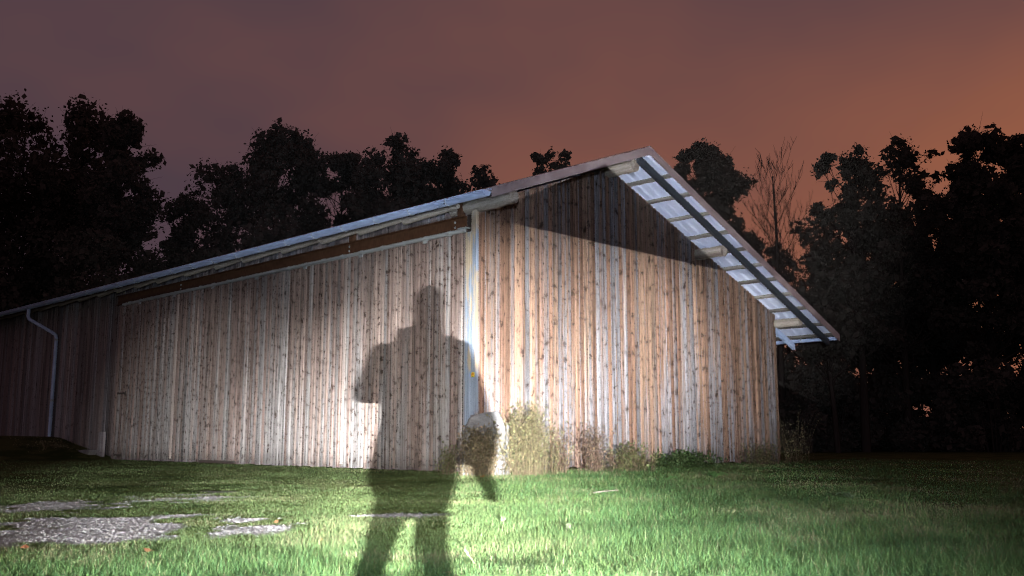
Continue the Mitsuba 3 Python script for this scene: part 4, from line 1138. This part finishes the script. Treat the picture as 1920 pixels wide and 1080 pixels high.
    mb.add(*tube([c + 0.086 * np.array([math.cos(a), 1.12 * math.sin(a) - 0.1, 0]) for a in np.linspace(0, 2 * math.pi, 33)], 0.004, 6))
    scene['head_torch__strap'] = mikit.ply(mb.mesh(), 'coat_cloth')
    V, F = tube([c + [0, 0.085, 0], c + [0, 0.125, 0.0], c + [0, 0.150, 0.003]], [0.02, 0.024, 0.028], 16)
    scene['head_torch__lamp_body'] = mikit.ply((V, F), 'dark_iron')
    tag('head_torch', 'small head torch on the forehead of the person behind the camera', 'head torch')
    # bag held in the right hand
    bag = hull([((p(0.30, 1.12), 0.05), (p(0.38, 1.08), 0.05)), ((p(0.30, 1.12), 0.05), (p(0.36, 0.78), 0.06)), ((p(0.38, 1.08), 0.05), (p(0.45, 0.78), 0.06)), ((p(0.36, 0.78), 0.06), (p(0.44, 0.76), 0.07)), ((p(0.45, 0.76), 0.065), (p(0.45, 0.64), 0.05)), ((p(0.45, 0.64), 0.05), (p(0.43, 0.56), 0.028))])
    scene['shoulder_bag__bag'] = mikit.ply(smooth_mesh(bag, 0.015, 6), 'coat_cloth', smooth=True)
    V, F = tube([p(0.40, 1.10, -0.05), p(0.25, 1.35, -0.14), p(0.12, 1.50, -0.09), p(-0.06, 1.44, 0.0), p(0.0, 1.30, 0.15), p(0.2, 1.15, 0.15), p(0.37, 1.08, 0.05)], 0.012, 6)
    scene['shoulder_bag__strap'] = mikit.ply((V, F), 'coat_cloth')
    tag('shoulder_bag', 'dark shoulder bag on the right hip of the person behind the camera', 'bag')
build_person()

# ------------------------------------------------------------------ the flood lamp on its stand, with a hinged visor on top
def build_flood_lamp():
    tag('flood_lamp', 'work lamp with a hinged visor on a low tripod behind the person', 'lamp')
    back = -U3
    mb = MB(); mb.add(*box(LAMP - U3 * 0.09, U3 * 0.06, V3 * 0.12, Z3 * 0.07))
    scene['flood_lamp__housing'] = mikit.ply(mb.mesh(), 'dark_iron')
    # visor: its front lip throws the straight shadow edge across the upper gable
    nd = float((C0 - LAMP[:2]) @ UD)
    lip = LAMP + U3 * 0.30 + Z3 * 0.30 * (4.30 - LAMP[2]) / nd
    P = np.array([lip - V3 * 0.5, lip + V3 * 0.5, LAMP - U3 * 0.03 + V3 * 0.5 + Z3 * 0.09, LAMP - U3 * 0.03 - V3 * 0.5 + Z3 * 0.09])
    P = np.array([lip - V3 * 0.5, lip + V3 * 0.5, lip + V3 * 0.5 - U3 * 0.33 + Z3 * 0.14, lip - V3 * 0.5 - U3 * 0.33 + Z3 * 0.14])
    V = np.vstack([P, P + Z3 * 0.003])
    F = np.array([[0, 1, 2, 3], [4, 7, 6, 5], [0, 4, 5, 1], [1, 5, 6, 2], [2, 6, 7, 3], [3, 7, 4, 0]])
    scene['flood_lamp__visor'] = mikit.ply((V, np.vstack([F[:, [0, 1, 2]], F[:, [0, 2, 3]]])), 'dark_iron')
    c = LAMP - U3 * 0.09 - Z3 * 0.07
    for a in (0.3, 2.4, 4.5):
        V, F = tube([c, [c[0] + 0.5 * math.cos(a), c[1] + 0.5 * math.sin(a), -0.02]], 0.015, 8)
        add('flood_lamp__leg', (V, F), 'dark_iron')
build_flood_lamp()

def build_added_side_lamp():
    tag('side_lamp', 'added unseen work light with a shaped metal flag to light only the roof overhang', 'lamp')
    aim = np.array([4.2, 20.3, 4.9]) - SIDE; aim /= np.linalg.norm(aim)
    V, F = tube([SIDE - aim * 0.20, SIDE - aim * 0.16, SIDE - aim * 0.06, SIDE - aim * 0.03], [0.03, 0.055, 0.06, 0.065], 16)
    scene['side_lamp__housing'] = mikit.ply((V, F), 'dark_iron', smooth=40)
    # flag: an added bent sheet whose upper edge follows the top of the walls, so that only roof edge and overhang are lit
    line = [B(16.0, -0.25, 4.22), B(0.3, -0.25, 4.30), B(0, 0.1, 4.33), B(0, 3.5, 5.90), B(0, 9.93, 3.50), B(0, 10.05, 1.9), B(0, 12.0, 1.5)]
    top = [SIDE + (q - SIDE) / np.dot(q - SIDE, aim) * 0.30 for q in line]
    n = len(top)
    P = np.array(top + [q * [1, 1, 0] + [0, 0, SIDE[2] - 0.16] for q in top])
    V = np.vstack([P, P - aim * 0.002])
    F = []
    for k in range(n - 1):
        F += [[k, k + 1, n + k + 1, n + k], [2 * n + k, 3 * n + k, 3 * n + k + 1, 2 * n + k + 1], [k, 2 * n + k, 2 * n + k + 1, k + 1]]
    F = np.array(F)
    scene['side_lamp__flag'] = mikit.ply((V, np.vstack([F[:, [0, 1, 2]], F[:, [0, 2, 3]]])), 'dark_iron')
    c = SIDE - aim * 0.12
    V, F = tube([c, [c[0], c[1], 0.25], [c[0], c[1], -0.02]], 0.009, 8)
    scene['side_lamp__pole'] = mikit.ply((V, F), 'dark_iron')
    for q in (0.5, 2.6, 4.7):
        V, F = tube([[c[0], c[1], 0.28], [c[0] + 0.3 * math.cos(q), c[1] + 0.3 * math.sin(q), -0.01]], 0.01, 6)
        add('side_lamp__leg', (V, F), 'dark_iron')
build_added_side_lamp()
